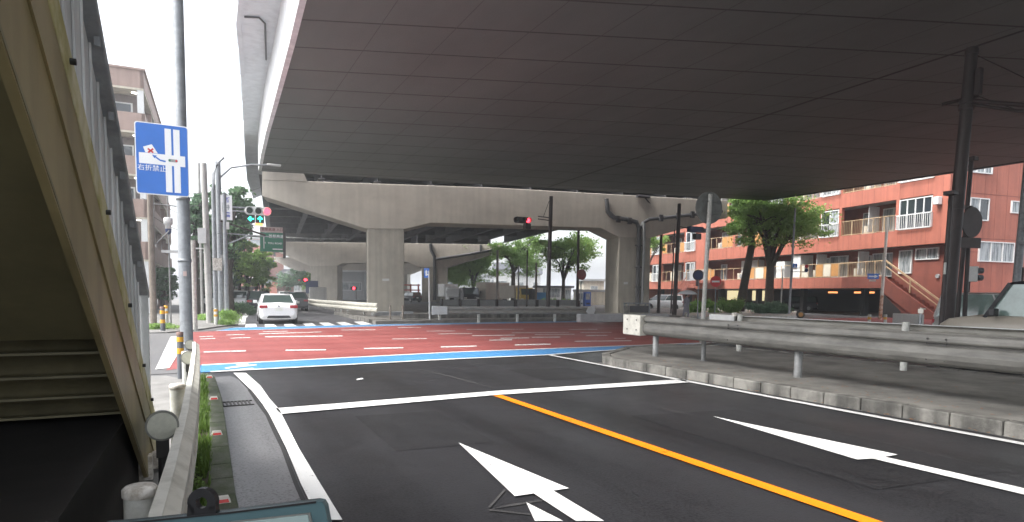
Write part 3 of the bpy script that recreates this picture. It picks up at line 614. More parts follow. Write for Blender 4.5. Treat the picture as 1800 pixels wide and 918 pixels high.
# reflectors on the mossy kerb
for k, (x, y, lab) in enumerate(((391, 878, 'nearest red reflector block on the mossy kerb, largest in view'), (381, 760, 'second nearest red reflector block on the mossy kerb'), (376, 698, 'red reflector block on the mossy kerb level with the drain grate'), (368, 660, 'farthest red reflector block at the tip of the mossy kerb'))):
    q = G(x, y+4, .12); e = empty('kerb_reflector', q, label=lab, cat='reflector', group='red reflectors on the left kerb')
    b = MB(); X, Y_, Z = .055, .045, .04
    b.add([(q.x-X, q.y-Y_, q.z), (q.x+X, q.y-Y_, q.z), (q.x+X, q.y+Y_, q.z), (q.x-X, q.y+Y_, q.z), (q.x-X*.72, q.y-Y_*.4, q.z+Z), (q.x+X*.72, q.y-Y_*.4, q.z+Z), (q.x+X*.72, q.y+Y_*.5, q.z+Z), (q.x-X*.72, q.y+Y_*.5, q.z+Z)],
          [(3, 2, 1, 0), (4, 5, 6, 7), (0, 1, 5, 4), (1, 2, 6, 5), (2, 3, 7, 6), (3, 0, 4, 7)]); b.build('housing', 'reflbase', e)
    MB().add([(q.x-X*.8, q.y-Y_*.98-.002, q.z+.004), (q.x+X*.8, q.y-Y_*.98-.002, q.z+.004), (q.x+X*.68, q.y-Y_*.62-.004, q.z+Z*.62), (q.x-X*.68, q.y-Y_*.62-.004, q.z+Z*.62)], [(0, 1, 2, 3)]).build('lens', 'redrefl', e)
# weeds
def blades(n, area, h, name, m, label, seed=1, w=.012, kind='stuff', cat='weeds', droop=.5):
    rnd = random.Random(seed); b = MB()
    for _ in range(n):
        x, y, z0 = area(rnd); a = rnd.uniform(0, 6.28); hh = h*rnd.uniform(.3, 1.1); dx, dy = math.cos(a), math.sin(a); ww = w*rnd.uniform(.6, 1.6)
        l = rnd.uniform(.1, droop)*hh; p0 = Vector((x, y, z0)); p1 = p0+Vector((dx*l*.4, dy*l*.4, hh*.65)); p2 = p0+Vector((dx*l, dy*l, hh))
        s = Vector((-dy, dx, 0))*ww/2
        b.add([p0-s, p0+s, p1+s*.9, p1-s*.9, p2], [(0, 1, 2, 3), (3, 2, 4)])
    return tag(b.build(name, m), label, cat, kind=kind)
def strip(r):
    while True:
        y = 2.5+9.8*r.random()**.8; xl = -.13+(y-2.5)*.018; xr = next((a0+(a1-a0)*(y-y0)/(y1-y0) for (a0, _, y0), (a1, _, y1) in zip(ke, ke[1:]) if y0 <= y <= y1), .1)-.01
        x = r.uniform(xl, xr+.02)
        if math.sin(y*3.1)+math.sin(y*7.3+1)*.8+r.uniform(-1, 1.3) > -.1: return x, y, .05
blades(3600, strip, .15, 'weeds', 'grass', 'bright green weeds growing in the gap between left guardrail and mossy kerb', 3)
blades(260, lambda r: (r.uniform(-.1, .06), 3.6+r.random()*.9, .05), .1, 'dry_weeds', 'dryleaf', 'dry reddish weeds at the near end of the verge', 5, .02)
def leaftuft(n, area, size, name, m, label, seed, kind='stuff', cat='weeds'):
    rnd = random.Random(seed); b = MB()
    for _ in range(n):
        x, y, z = area(rnd); p = Vector((x, y, z)); a = Vector((rnd.gauss(0, 1), rnd.gauss(0, 1), rnd.gauss(0, .6))).normalized(); c = a.cross(Vector((rnd.gauss(0, 1), rnd.gauss(0, 1), rnd.gauss(0, 1)))).normalized()
        s = size*rnd.uniform(.5, 1.3); b.add([p-a*s, p+c*s*.4, p+a*s, p-c*s*.4], [(0, 1, 2, 3)])
    return tag(b.build(name, m), label, cat, kind=kind)
leaftuft(1500, lambda r: (r.uniform(-.07, .08)+.02, 3+8*r.random(), .05+abs(r.gauss(0, .05))), .022, 'broadleaf_weeds', 'leafC', 'small broad-leaved weeds along the foot of the left guardrail', 9)

# ================================================================== SIGN POLE WITH THE NO-RIGHT-TURN SIGN
q = base(326, 12.0); ztop = 13.0
t = empty('sign_pole', q, label='tall galvanised pole carrying the blue no-right-turn sign, rising out of the picture', cat='pole')
MB().lathe((q.x, q.y, 0), [(.112, 0), (.112, 3.4), (.098, 3.45), (.09, ztop)], 24).build('shaft', 'galv', t)
b = MB()
for z in (.6, 2.2, 3.36, 4.6): b.lathe((q.x, q.y, 0), [(.1, z-.03), (.122, z-.03), (.122, z+.03), (.1, z+.03)], 24)
b.each('band', 'galv', t); MB().box((q.x, q.y-.115, 1.95), (.06, .012, .09)).build('sticker', 'signpink', t)
r_ = ray(285.5, 281); c = CP + r_*((q.y-.16)/r_.y); k_ = (c-CP).length/r_.length*FPX/11.75; wS, hS = .885*k_, 1.32*k_
t = empty('road_sign', (c.x, c.y, c.z-hS/2), label='blue rectangular no-right-turn sign with white junction diagram on the tall pole', cat='road sign')
xs = Vector((math.cos(rad(-4)), math.sin(rad(-4)), 0)); xs = (xs+Vector((0, 0, -.02))).normalized(); zs = Vector((-.02*-1, 0, 1)); zs = Vector((0.0, 0, 1)); 
FS = frame(c, xs, zs)                                    # local: x right, y up, z toward the viewer side
def rrect(x0, y0, x1, y1, r=.0, z=0):
    if r <= 0: return [(x0, y0, z), (x1, y0, z), (x1, y1, z), (x0, y1, z)]
    out = []
    for cx, cy, a0 in ((x1-r, y0+r, -90), (x1-r, y1-r, 0), (x0+r, y1-r, 90), (x0+r, y0+r, 180)):
        out += [(cx+r*math.cos(rad(a0+i*15)), cy+r*math.sin(rad(a0+i*15)), z) for i in range(7)]
    return out
def plate(poly, z0, z1, name, m, parent, F):
    return MB().prism([F @ Vector((x, y, z0)) for x, y, *_ in poly], (F.to_3x3() @ Vector((0, 0, z1-z0)))).build(name, m, parent)
plate(rrect(-wS/2, -hS/2, wS/2, hS/2, .05), -.012, 0, 'board', 'signwhite', t, FS)
plate(rrect(-wS/2+.018, -hS/2+.018, wS/2-.018, hS/2-.018, .04), 0, .003, 'blue_face', 'signblue', t, FS)
def uv(u, v): return (-wS/2+u*wS, hS/2-v*hS, 0)
def uvp(*l): return [uv(*p) for p in l]
def multi(polys, z0, z1, name, m, parent, F):
    b = MB()
    for p in polys: b.prism([F @ Vector((x, y, z0)) for x, y, *_ in p], F.to_3x3() @ Vector((0, 0, z1-z0)))
    return b.build(name, m, parent)
multi([uvp((.07, .425), (.07, .575), (.93, .575), (.93, .425)), uvp((.555, .06), (.675, .06), (.675, .425), (.555, .425)), uvp((.715, .06), (.835, .06), (.835, .425), (.715, .425)),
       uvp((.555, .575), (.675, .575), (.675, .95), (.555, .95)), uvp((.715, .575), (.835, .575), (.835, .95), (.715, .95)), uvp((.15, .345), (.31, .30), (.42, .42), (.19, .42))], .003, .006, 'diagram', 'signwhite', t, FS)
def stroke(p0, p1, w_):
    a, b_ = Vector(uv(*p0)), Vector(uv(*p1)); d = (b_-a).normalized(); n_ = Vector((-d.y, d.x, 0))*w_/2; return [a+n_, a-n_, b_-n_, b_+n_]
multi([stroke((.235, .365), (.335, .415), .028), stroke((.335, .36), (.24, .42), .028)], .006, .009, 'red_cross', 'signred', t, FS)
multi([stroke((.56, .522), (.46, .512), .028), stroke((.465, .514), (.38, .475), .026), uvp((.31, .445), (.40, .452), (.355, .492))], .006, .009, 'turn_arrow', 'signblue', t, FS)
multi([rrect(*uv(.61, .52)[:2], *uv(.79, .48)[:2], .025)], .006, .009, 'vehicle_symbol', 'grey', t, FS)
multi([rrect(*uv(.62, .515)[:2], *uv(.655, .485)[:2], .01)], .009, .011, 'vehicle_green_end', 'signgreen', t, FS)
multi([rrect(*uv(.745, .515)[:2], *uv(.78, .485)[:2], .01)], .009, .011, 'vehicle_red_end', 'signred', t, FS)
text_mesh('lettering', '右折禁止', .118, 'signwhite', t, FS @ Matrix.Translation((-.168, hS/2-.635*hS, .005)), .002, .0)
MB().prism([FS @ Vector(p) for p in ((-.36, .3, -.04), (.38, .3, -.04), (.38, .35, -.04), (-.36, .35, -.04))], FS.to_3x3() @ Vector((0, 0, .028))).prism([FS @ Vector(p) for p in ((-.36, -.4, -.04), (.38, -.4, -.04), (.38, -.35, -.04), (-.36, -.35, -.04))], FS.to_3x3() @ Vector((0, 0, .028))).each('back_rail', 'galv', t)

# ================================================================== BOLLARDS
def bollard(x, d, h, r, bands, body, lab, topm=None, zb=.03):
    q = base(x, d); e = empty('bollard', q, label=lab, cat='bollard', group='striped bollards')
    MB().lathe((q.x, q.y, 0), [(r, zb), (r, h-.02), (r*.8, h), (.001, h+.004)], 18).build('post', body, e)
    for z0, z1 in bands: MB().lathe((q.x, q.y, 0), [(r+.004, z0*h), (r+.004, z1*h)], 18).build('band', 'yellow', e)
    if topm: MB().lathe((q.x, q.y, 0), [(r+.003, h*.93), (r+.003, h), (.001, h+.008)], 18).build('top', topm, e)
bollard(314, 11.3, .88, .056, [(.80, .90), (.55, .67)], 'bollard', 'grey bollard with two yellow bands right beside the tall sign pole', 'bollardbrown')
bollard(284.5, 24, .98, .085, [(.72, .86), (.36, .5)], 'bollard', 'grey and yellow bollard at the far side of the crossing left of the sign pole', 'bollardbrown', .06)
bollard(291, 28, .92, .08, [(.62, .74), (.86, .93)], 'postwhite', 'white bollard with yellow bands behind the grey striped one', 'yellow', .06)
bollard(378.5, 28.3, .80, .08, [(.55, .68), (.84, .97)], 'postwhite', 'white and yellow bollard in front of the utility pole cluster', None, .06)

# ================================================================== UTILITY POLE CLUSTER (far left corner)
def pole(name, x, d, ytop, r, m, lab, grp=None, lean=0, zt=None, r2=None, cat='pole'):
    q = base(x, d); z = zt or ZA(x, ytop, q); e = empty(name, q, label=lab, cat=cat, group=grp)
    MB().tube([(q.x, q.y, 0), (q.x+lean, q.y, z)], [r, r2 or r*.8], 14).build('shaft', m, e); return e, q, z
e, q, z = pole('utility_pole', 367.5, 30, 318, .16, 'concpole', 'thick grey concrete utility pole, leftmost of the cluster past the red crossing', None, -.1, 7.6)
pl1 = q
MB().box((q.x-.25, q.y-.1, 4.2), (.35, .3, .7)).box((q.x-.3, q.y, 3.6), (.5, .06, .06)).build('service_box', 'lightgrey', e)
e, q, z = pole('lamp_pole', 379, 31, 395, .12, 'galv', 'lamp pole with a curved neck, second in the far left cluster', None, 0, 6.6, .1)
MB().tube([(q.x, q.y, 6.5), (q.x+.02, q.y, 7.3), (q.x+.25, q.y, 7.9), (q.x+.5, q.y, 8.15)], .07, 8).build('neck', 'galv', e)
MB().box((q.x+.1, q.y-.15, 2.9), (.4, .3, .6)).build('meter_box', 'cap', e)
e, q, z = pole('utility_pole', 388, 32.5, 330, .15, 'galv', 'galvanised pole with a junction box, third in the far left cluster', None, 0, 8.2, .13)
MB().tube([(q.x, q.y, 7.3), (q.x+.6, q.y, 7.95), (q.x+1.6, q.y, 8.2), (q.x+2.6, q.y, 8.3)], .05, 8).build('lamp_arm', 'galv', e)
MB().box((q.x+2.7, q.y, 8.3), (.7, .22, .1)).build('lamp_head', 'lightgrey', e, bevel=.03)
MB().box((q.x+.15, q.y-.2, 3.2), (.25, .25, .5)).build('junction_box', 'grey', e)
sigq = base(398, 31); e = empty('signal_pole', sigq, label='galvanised traffic signal pole with a long arm over the far road, rightmost of the cluster', cat='pole')
MB().tube([(sigq.x, sigq.y, 0), (sigq.x, sigq.y, 6.35)], [.11, .1], 14).build('shaft', 'galv', e)
za = P(440, 368, 31).z; xe = P(447, 368, 31).x
MB().tube([(sigq.x, sigq.y, za+.08), (xe, sigq.y, za+.08)], .04, 8).tube([(sigq.x, sigq.y, za-.1), (xe, sigq.y, za-.1)], .04, 8).build('arm', 'galv', e)
a1, a2 = P(391, 431, 31), P(436, 414, 31); MB().tube([(sigq.x, sigq.y, a1.z), (a2.x, sigq.y, a2.z)], .035, 6).tube([(sigq.x, sigq.y, P(400, 411, 31).z), (P(500, 415, 31).x, sigq.y, P(500, 415, 31).z)], .03, 6).build('lower_brace', 'galv', e)
MB().tube([(sigq.x-.2, sigq.y, P(400, 390, 31).z), (P(470, 412, 31).x, sigq.y, P(470, 412, 31).z)], .05, 6).build('cable_bundle', 'darkpole', e)
MB().box((sigq.x+.12, sigq.y-.15, P(403, 398, 31).z), (.12, .12, .35)).build('controller', 'lightgrey', e)
# traffic signal with three lenses and two green arrows
def signal(name, x, y, d, wpx, lab, face=Vector((0, -1, 0)), arrows=False, body='lightgrey', lit=2, below=None):
    c = P(x, y, d); s = wpx/3*d/FPX; r = s*.36; xr = Vector((-face.y, face.x, 0)).normalized()
    e = empty(name, (c.x, c.y, c.z-s/2), label=lab, cat='traffic light')
    b = MB(); n_ = face.normalized(); F = frame(c, xr, (0, 0, 1))
    b.prism([F @ Vector(p) for p in rrect(-1.5*s, -.5*s, 1.5*s, .5*s, .48*s)], F.to_3x3() @ Vector((0, 0, -.22*s*1.6))); b.build('housing', body, e)
    for k in range(3):
        o = c+xr*(k-1)*s*.97
        MB().disc(o+F.to_3x3() @ Vector((0, 0, .012)), F.to_3x3() @ Vector((0, 0, 1)), r, .02, 20).build('lens', 'redlamp' if k == lit else 'lensoff', e)
        v = MB(); pts = []
        zdir = F.to_3x3() @ Vector((0, 0, 1))
        ring0 = [o+xr*math.cos(a)*r*1.12+Vector((0, 0, 1))*math.sin(a)*r*1.12 for a in [rad(-20+i*20) for i in range(12)]]
        v.add(ring0+[p+zdir*s*.5 for p in ring0], [(i, i+1, i+13, i+12) for i in range(11)]); v.build('visor', body, e)
    return e, c, s, xr, F
sig, c, s, xr, F = signal('traffic_signal', 454, 371, 30.8, 44, 'horizontal traffic light showing red with two green arrows beneath, over the far road', arrows=True)
for k, (dx, ang) in enumerate(((-.83, 90), (.18, 0))):
    o = c+xr*dx*s+Vector((0, 0, -.98*s)); Fo = frame(o, xr, (0, 0, 1))
    MB().prism([Fo @ Vector(p) for p in rrect(-.46*s, -.46*s, .46*s, .46*s, .1*s)], Fo.to_3x3() @ Vector((0, 0, -.2))).build('arrow_housing', 'black', sig)
    R2 = Fo @ Matrix.Rotation(rad(ang), 4, 'Z'); b = MB()
    for pl in ([(-.06, -.32), (.06, -.32), (.06, .2), (-.06, .2)], [(0, .36), (-.3, .05), (-.2, -.04), (0, .18)], [(0, .36), (0, .18), (.2, -.04), (.3, .05)]):
        b.prism([R2 @ Vector((a*s, b_*s, .005)) for a, b_ in pl], R2.to_3x3() @ Vector((0, 0, .02)))
    b.build('green_arrow', 'greenlamp', sig)
MB().box((c.x+.05*s, c.y, c.z-1.6*s), (.35, .1, .12)).build('amber_plate', 'orangelamp', sig)
# vertical intersection name plate
c = P(398, 365, 30.7); wv, hv = 18.5*30.7/FPX, 43*30.7/FPX
t = empty('name_plate', (c.x, c.y, c.z-hv/2), label='white vertical junction name plate with blue characters on the signal arm', cat='sign')
F = frame(c, (1, -.05, 0), (0, 0, 1)); plate(rrect(-wv/2, -hv/2, wv/2, hv/2, .01), -.05, 0, 'board', 'signwhite', t, F)
for k, ch in enumerate('新井橋'): text_mesh('character', ch, .27, ('ink', 'inkgrey', 'ink')[k], t, F @ Matrix.Translation((.03, hv*(.3-.3*k), .004)), .003, .006)
text_mesh('romanised_name', 'Araibashi', .12, 'inkgrey', t, F @ Matrix.Translation((-.165, 0, .004)) @ Matrix.Rotation(rad(-90), 4, 'Z'), .002)
# green expressway sign on a gantry below the girder deck
c = P(479, 421, 52); wv, hv = 41*52/FPX, 43*52/FPX
t = empty('direction_sign', (c.x, c.y, c.z-hv/2), label='green expressway entrance sign with pale top strip hanging beside the girder deck', cat='road sign')
F = frame(c, (1, -.08, 0), (0, 0, 1)); plate(rrect(-wv/2, -hv/2, wv/2, hv*.27), -.1, 0, 'board', 'signgreen', t, F)
plate(rrect(-wv/2, hv*.28, wv/2, hv/2), -.1, 0, 'top_strip', 'signpink', t, F)
text_mesh('strip_lettering', '首都高速 入口', .27, 'signbrown', t, F @ Matrix.Translation((0, hv*.39, .004)), .003, .004)
text_mesh('lettering', '首都高速', .30, 'signwhite', t, F @ Matrix.Translation((.30, hv*.12, .004)), .003, .004)
text_mesh('lettering', '↑  TOLL ROAD', .2, 'signwhite', t, F @ Matrix.Translation((.05, -hv*.16, .004)), .003, .004)
multi([[(-.72*wv/2, -hv*.38), (-.66*wv/2, -hv*.38), (-.66*wv/2, hv*.12), (-.72*wv/2, hv*.12)]], .003, .01, 'arrow_bar', 'signwhite', t, F)
multi([[(.0*wv, -hv*.42), (.4*wv, -hv*.42), (.4*wv, -hv*.37), (.0*wv, -hv*.37)]], .003, .01, 'underline', 'signwhite', t, F)
b = MB(); pl_, pr2 = P(460, 440, 52), P(500, 440, 52)
for x, y0, y1 in ((460.5, 400, 455), (500, 400, 454)): b.bar(P(x, y0, 52.2), P(x, y1, 52.2), .2, .2)
b.each('hanger', 'darkpole', t)
gq = base(431, 56); e = empty('sign_gantry', gq, label='slim grey gantry pole reaching behind the green sign from the tree-lined kerb', cat='pole')
MB().tube([(gq.x, gq.y, 0), (gq.x, gq.y, P(431, 412, 54).z), P(520, 419, 52.4), P(610, 421, 52.4)], [.12, .1, .09, .07], 8).build('mast', 'galvdark', e)
c = P(471.5, 464, 75); t = empty('guide_sign', (c.x, c.y, c.z-.7), label='small blue guide sign above the far road by the trees', cat='road sign')
F = frame(c, (1, 0, 0), (0, 0, 1)); plate(rrect(-.66, -.42, .66, .42, .05), -.05, 0, 'board', 'signblue', t, F)
multi([[(-.4, -.2), (-.3, -.2), (-.3, .22), (-.4, .22)], [(-.05, -.2), (.05, -.2), (.05, .22), (-.05, .22)], [(.28, -.2), (.5, -.2), (.5, -.1), (.28, -.1)], [(.28, .1), (.5, .1), (.5, .2), (.28, .2)]], .002, .01, 'marks', 'signwhite', t, F)
MB().tube([(c.x-1.9, c.y+.1, 0), (c.x-1.9, c.y+.1, c.z+.2), (c.x+.6, c.y+.1, c.z+.2)], .08, 8).build('mast', 'galv', t)
# old brown pole with arms, camera and lamp in front of the brown apartments
e, q, z = pole('utility_pole', 268.5, 27, 330, .13, 'woodpole', 'weathered brown utility pole left of the tall sign pole', None, 0, 8.6)
MB().tube([(q.x, q.y, 5.3), (q.x+1.1, q.y, 5.25)], .03, 6).tube([(q.x, q.y, 3.4), (q.x+.7, q.y, 4.2)], .03, 6).tube([(q.x, q.y, 6.4), (q.x+.6, q.y, 6.5)], .03, 6).tube([(q.x+.1, q.y, .3), (q.x+.12, q.y, 8)], .03, 6).each('cross_arm', 'galvdark', e)
e, q, z = pole('camera_pole', 299, 27.5, 345, .035, 'galvdark', 'thin pole with a round camera between the brown pole and the sign pole', None, 0, 6.4)
MB().lathe((q.x, q.y, 0), [(.001, 4.2), (.12, 4.28), (.12, 4.45), (.18, 4.47), (.18, 4.75), (.001, 4.8)], 14).build('camera', 'lightgrey', e)
MB().lathe((q.x, q.y, 0), [(.001, 4.02), (.11, 4.1), (.13, 4.28)], 14).build('dome', 'navy', e)
MB().bar((q.x-.3, q.y, 3.3), (q.x+.8, q.y, 3.3), .1, .12).build('arm', 'lightgrey', e)
e, q, z = pole('vent_pole', 341, 25, 425, .10, 'postwhite', 'short cream pipe standing just right of the tall sign pole', None, 0, 3.6, .10)
e, q, z = pole('utility_pole', 355, 42, 330, .1, 'concpole', 'slender pole rising beyond the cluster against the bright sky', None, 0, 10)
b = MB()
for (x0, y0, d0), (x1, y1, d1), sag in (((363, 340, 30), (215, 300, 45), .5), ((363, 360, 30), (215, 330, 45), .5), ((388, 340, 32), (500, 300, 60), .6), ((268, 380, 27), (388, 410, 32), .4), ((268, 345, 27), (363, 385, 30), .3)):
    a, c = P(x0, y0, d0), P(x1, y1, d1); b.tube([a+(c-a)*f+Vector((0, 0, -sag*4*f*(1-f))) for f in [i/8 for i in range(9)]], .012, 4, False)
tag(b.build('overhead_cables', 'wire'), 'thin overhead cables strung between the far left poles', 'cables')

# ================================================================== RIGHT GUARDRAILS ON THE ISLAND
def endplate(b, p, nn, zt, h, L, d): return b
t = empty('guardrail', (9.75, 12.0, .165), label='long grimy grey guardrail along the near edge of the traffic island', cat='guardrail')
bm = [(10.05, 12.75), (9.92, 12.0), (9.75, 8.2), (9.62, 4.0), (9.5, 0.5), (9.4, -8)]
bm = [(10.0, 12.35), (9.9, 11.4), (9.75, 8.2), (9.62, 4.0), (9.5, 0.5), (9.4, -8)]
wbeam(bm, 1.13, h=.47, side=1, big=True).build('beam', 'rail', t)
b = MB()
for (x0, y0), (x1, y1) in zip(bm, bm[1:]): b.bar((x0+.0, y0, 1.128), (x1+.0, y1, 1.128), .055, .012)
b.build('beam_top_lip', 'rail', t)
a = Vector((10.0, 12.35, 0)); MB().prism([(9.975, 12.0, .64), (10.04, 12.75, .64), (10.04, 12.75, 1.14), (9.975, 12.0, 1.14)], (-.215, 0, 0)).build('end_plate', 'railwhite', t, bevel=.02)
for y in (12.15, 12.55):
    for z in (.78, 1.02): MB().disc((9.975-.215-.0+(y-12)*.086, y, z), (-1, .08, 0), .018, .02, 10).build('bolt', 'drain', t)
for k, (x, y) in enumerate(((9.98, 11.7), (9.86, 7.65), (9.74, 3.6))):
    p = MB().lathe((x+.03, y, 0), [(.07, .16), (.07, 1.05), (.001, 1.06)], 20).build('post', 'galvdark', t)
    MB().box((x-.0, y, .9), (.10, .10, .36)).build('spacer', 'galvdark', t)
for y in (5.0, 5.25):
    for z in (.75, .82, .98, 1.05): MB().disc((9.56, y, z), (-1, 0, 0), .014, .03, 8).build('bolt', 'drain', t)
for y in (8.9, 9.15):
    for z in (.75, .82, .98, 1.05): MB().disc((9.69+.0, y, z), (-1, 0, 0), .014, .03, 8).build('bolt', 'drain', t)
q = G(1236, 634, .165); e = empty('marker_post', q, label='thin dark grey post standing on the island just behind the near guardrail', cat='post')
MB().lathe((q.x, q.y, 0), [(.05, .16), (.05, .95), (.04, .97), (.001, .975)], 14).build('shaft', 'galvdark', e); MB().lathe((q.x, q.y, 0), [(.09, .16), (.09, .175), (.05, .176)], 14).build('base_flange', 'galvdark', e)
t = empty('guardrail', (13.1, 12.0, .165), label='second guardrail on the far side of the traffic island, with a pale end plate', cat='guardrail')
bm2 = [(13.25, 12.75), (13.18, 11.9), (13.05, 7.5), (12.9, 3), (12.7, -6)]
wbeam(bm2, 1.10, h=.36, side=-1).build('beam', 'rail2', t)
b = MB()
for (x0, y0), (x1, y1) in zip(bm2, bm2[1:]): b.bar((x0-.02, y0, 1.098), (x1-.02, y1, 1.098), .06, .012)
b.build('beam_top_lip', 'lightgrey', t)
MB().prism([(13.2, 12.2, .78), (13.34, 13.25, .78), (13.34, 13.25, 1.11), (13.2, 12.2, 1.11)], (-.08, 0, 0)).build('end_plate', 'lightgrey', t, bevel=.02)
for x, y in ((13.10, 11.93), (12.93, 7.51), (12.85, 3.4)):
    MB().lathe((x-.05, y, 0), [(.065, .16), (.065, 1.14), (.001, 1.15)], 18).build('post', 'postwhite', t)
MB().lathe((13.05, 12.1, 0), [(.085, 1.09), (.085, 1.17), (.001, 1.19)], 18).build('post_cap', 'cap', t); 
# round delineators standing on the second rail
q = P(1407, 553, 15.6); e = empty('delineator', (q.x, q.y, 1.0), label='round amber delineator on a short post above the island guardrails', cat='reflector')
fc = Vector((-.62, -.78, 0)); MB().disc(q, fc, .098, .05).build('rim', 'drain', e); MB().disc(q+fc*.03, fc, .055, .02).build('face', 'amber', e); MB().tube([(q.x, q.y, q.z-.09), (q.x, q.y, .95)], .03, 10).build('stem', 'drain', e)
q = P(1617, 575, 13.0); e = empty('delineator', (q.x, q.y, 1.0), label='broken delineator mount, a grey tube with rusty clamp above the island guardrails', cat='reflector')
MB().tube([(q.x, q.y, .98), (q.x+.01, q.y, 1.36)], .028, 10).build('stem', 'galv', e); MB().box((q.x, q.y, 1.36), (.09, .09, .09), .4).build('clamp', 'rust', e); MB().box((q.x-.12, q.y, 1.02), (.18, .14, .14), .3).build('bracket', 'black', e)
MB().tube([(q.x-.02, q.y, 1.42), (q.x+.16, q.y, 1.40)], .014, 6).build('bent_rod', 'rust', e)
# orange cat-eyes on the island edge road
for k, (x, y, lab) in enumerate(((1645, 657, 'orange road stud by the front wheel of the beige vehicle'), (1266, 612, 'orange road stud at the tip of the traffic island'))):
    q = G(x, y); e = MB().box((q.x, q.y, .19 if k else .03), (.12, .1, .035)).build('road_stud', 'yellow', None, local=True, bevel=.01); tag(e, lab, 'road stud')

rr_ = random.Random(12); b = MB()
for _ in range(420):
    y = rr_.uniform(-1, 12); x = rr_.choice((8.60-abs(rr_.gauss(0, .05)), 8.95+abs(rr_.gauss(0, .35)), rr_.uniform(9, 13.5))); a = rr_.uniform(0, 6.28); s_ = rr_.uniform(.012, .035); z = .03 if x < 8.65 else .185
    b.add([(x+math.cos(a)*s_, y+math.sin(a)*s_, z), (x-math.sin(a)*s_*.5, y+math.cos(a)*s_*.5, z+.006), (x-math.cos(a)*s_, y-math.sin(a)*s_, z+.003), (x+math.sin(a)*s_*.5, y-math.cos(a)*s_*.5, z+.004)], [(0, 1, 2, 3)])
tag(b.build('leaf_litter', 'dryleaf'), 'scattered dry leaves and grit on the island and along its kerb', 'litter', kind='stuff')
# ================================================================== CENTRAL GUARDRAIL AND RAILS BEYOND THE CROSSING
a, c = G(764, 568), G(1040, 565.5); t = empty('guardrail', (a.x, a.y, 0), label='double-wave guardrail with angular end plates across the middle of the far kerb', cat='guardrail')
n = 6; pts = [(a.x+(c.x-a.x)*i/n, a.y+(c.y-a.y)*i/n) for i in range(n+1)]
wbeam(pts, .88, h=.42, side=1).build('beam', 'rail2', t)
MB().bar((a.x, a.y-.02, .86), (c.x, c.y-.02, .86), .08, .02).build('beam_top_lip', 'lightgrey', t)
d = (c-a).normalized()
for s0, s1, z0, z1 in ((-.2, .22, .44, .92),): MB().prism([(a.x+d.x*s0, a.y+d.y*s0-.14, z0), (a.x+d.x*s1*3, a.y+d.y*s1*3-.14, z0+.02), (a.x+d.x*s1*3, a.y+d.y*s1*3-.14, z1-.02), (a.x+d.x*s0, a.y+d.y*s0-.14, z1)], (0, .05, 0)).build('end_plate', 'lightgrey', t, bevel=.02)
MB().prism([(c.x-.5, c.y-.16, .58), (c.x-.3, c.y-.16, .42), (c.x+.05, c.y-.16, .44), (c.x+.15, c.y-.16, .7), (c.x+.05, c.y-.16, .92), (c.x-.35, c.y-.16, .88)], (0, .06, 0)).build('end_plate', 'lightgrey', t, bevel=.02)
for x in (774, 843, 911, 977, 1035):
    q = hit(x, 560, Vector((a.x, a.y+.05, 0)), Vector((-d.y, d.x, 0))); MB().lathe((q.x, q.y+.12, 0), [(.08, 0), (.08, .75)], 14).build('post', 'postwhite', t)
# cream rail along the far road's right edge
rp = [tuple(G(x, y, .98))[:2] for x, y in ((664, 533), (640, 532), (610, 530), (585, 528.5), (560, 527), (545, 525.5), (538, 524))]
t = empty('guardrail', (*rp[0], 0), label='cream guardrail curving away beneath the nearest portal pier along the far road', cat='guardrail')
wbeam(rp, .98, h=.55, side=-1).build('beam', 'railwhite', t)
for x in (658, 640, 611, 600, 588, 572, 560): 
    q = G(x, 553 if x > 630 else 546-(611-x)*.12, .16); q = G(x, {658: 556, 640: 553, 611: 549, 600: 547, 588: 545, 572: 542, 560: 540}[x], .16)
    MB().lathe((q.x, q.y, 0), [(.055, .1), (.055, .85)], 10).build('post', 'lightgrey', t)
# low concrete wall under the central rail and kerb line
q0, q1 = G(715, 566.5), G(1062, 562.5)
t = MB().prism([(q0.x, q0.y+.9, .1), (q1.x, q1.y+.9, .1), (q1.x, q1.y+1.2, .1), (q0.x, q0.y+1.2, .1)], (0, 0, .32)).build('low_wall', 'kerb', bevel=.03); tag(t, 'low stained concrete kerb wall behind the central guardrail', 'wall')
b = MB(); q0, q1 = G(590, 553), G(652, 568)
b = MB().bar((q0.x, q0.y, .09), (q1.x, q1.y, .09), .2, .22); q2 = G(740, 567); b.bar((q1.x, q1.y, .085), (q2.x, q2.y, .085), .2, .2); o = b.build('far_kerb', 'kerb'); o['kind'] = 'structure'
MB_ = MB().box((G(684, 559).x+.2, G(684, 559).y, .22), (2.6, .5, .35)).build('concrete_block', 'greywall', bevel=.03); tag(MB_, 'low dark concrete block at the corner of the median beside the two thin posts', 'block')
for k, (x, lab) in enumerate(((686, 'left of two thin median posts at the foot of the big square column'), (708, 'right of two thin median posts at the foot of the big square column'))):
    q = base(x, 34); e = MB().lathe((q.x, q.y, 0), [(.05, 0), (.05, .9), (.001, .92)], 12).build('marker_post', 'woodpole'); tag(e, lab, 'post', 'thin posts at the median corner')
# blue sign on a thin post
e, q, z = pole('sign_post', 755.5, 34, 476, .05, 'lightgrey', 'thin pale post with a small blue sign in front of the median', None, -.05)
c = P(750, 480, 33.9); t = empty('road_sign', (c.x, c.y, c.z-.4), label='small blue and white sign seen obliquely at the top of the thin median post', cat='road sign')
F = frame(c, (.8, -.6, 0), (0, 0, 1)); plate(rrect(-.15, -.26, .15, .26, .02), -.03, 0, 'board', 'signblue', t, F)
multi([[(-.06, -.15), (.02, -.15), (.02, .05), (-.06, .05)], [(-.10, .03), (.07, .03), (-.02, .17)], [(.02, -.12), (.10, -.12), (.10, -.05), (.02, -.05)]], .002, .012, 'arrow', 'signwhite', t, F)
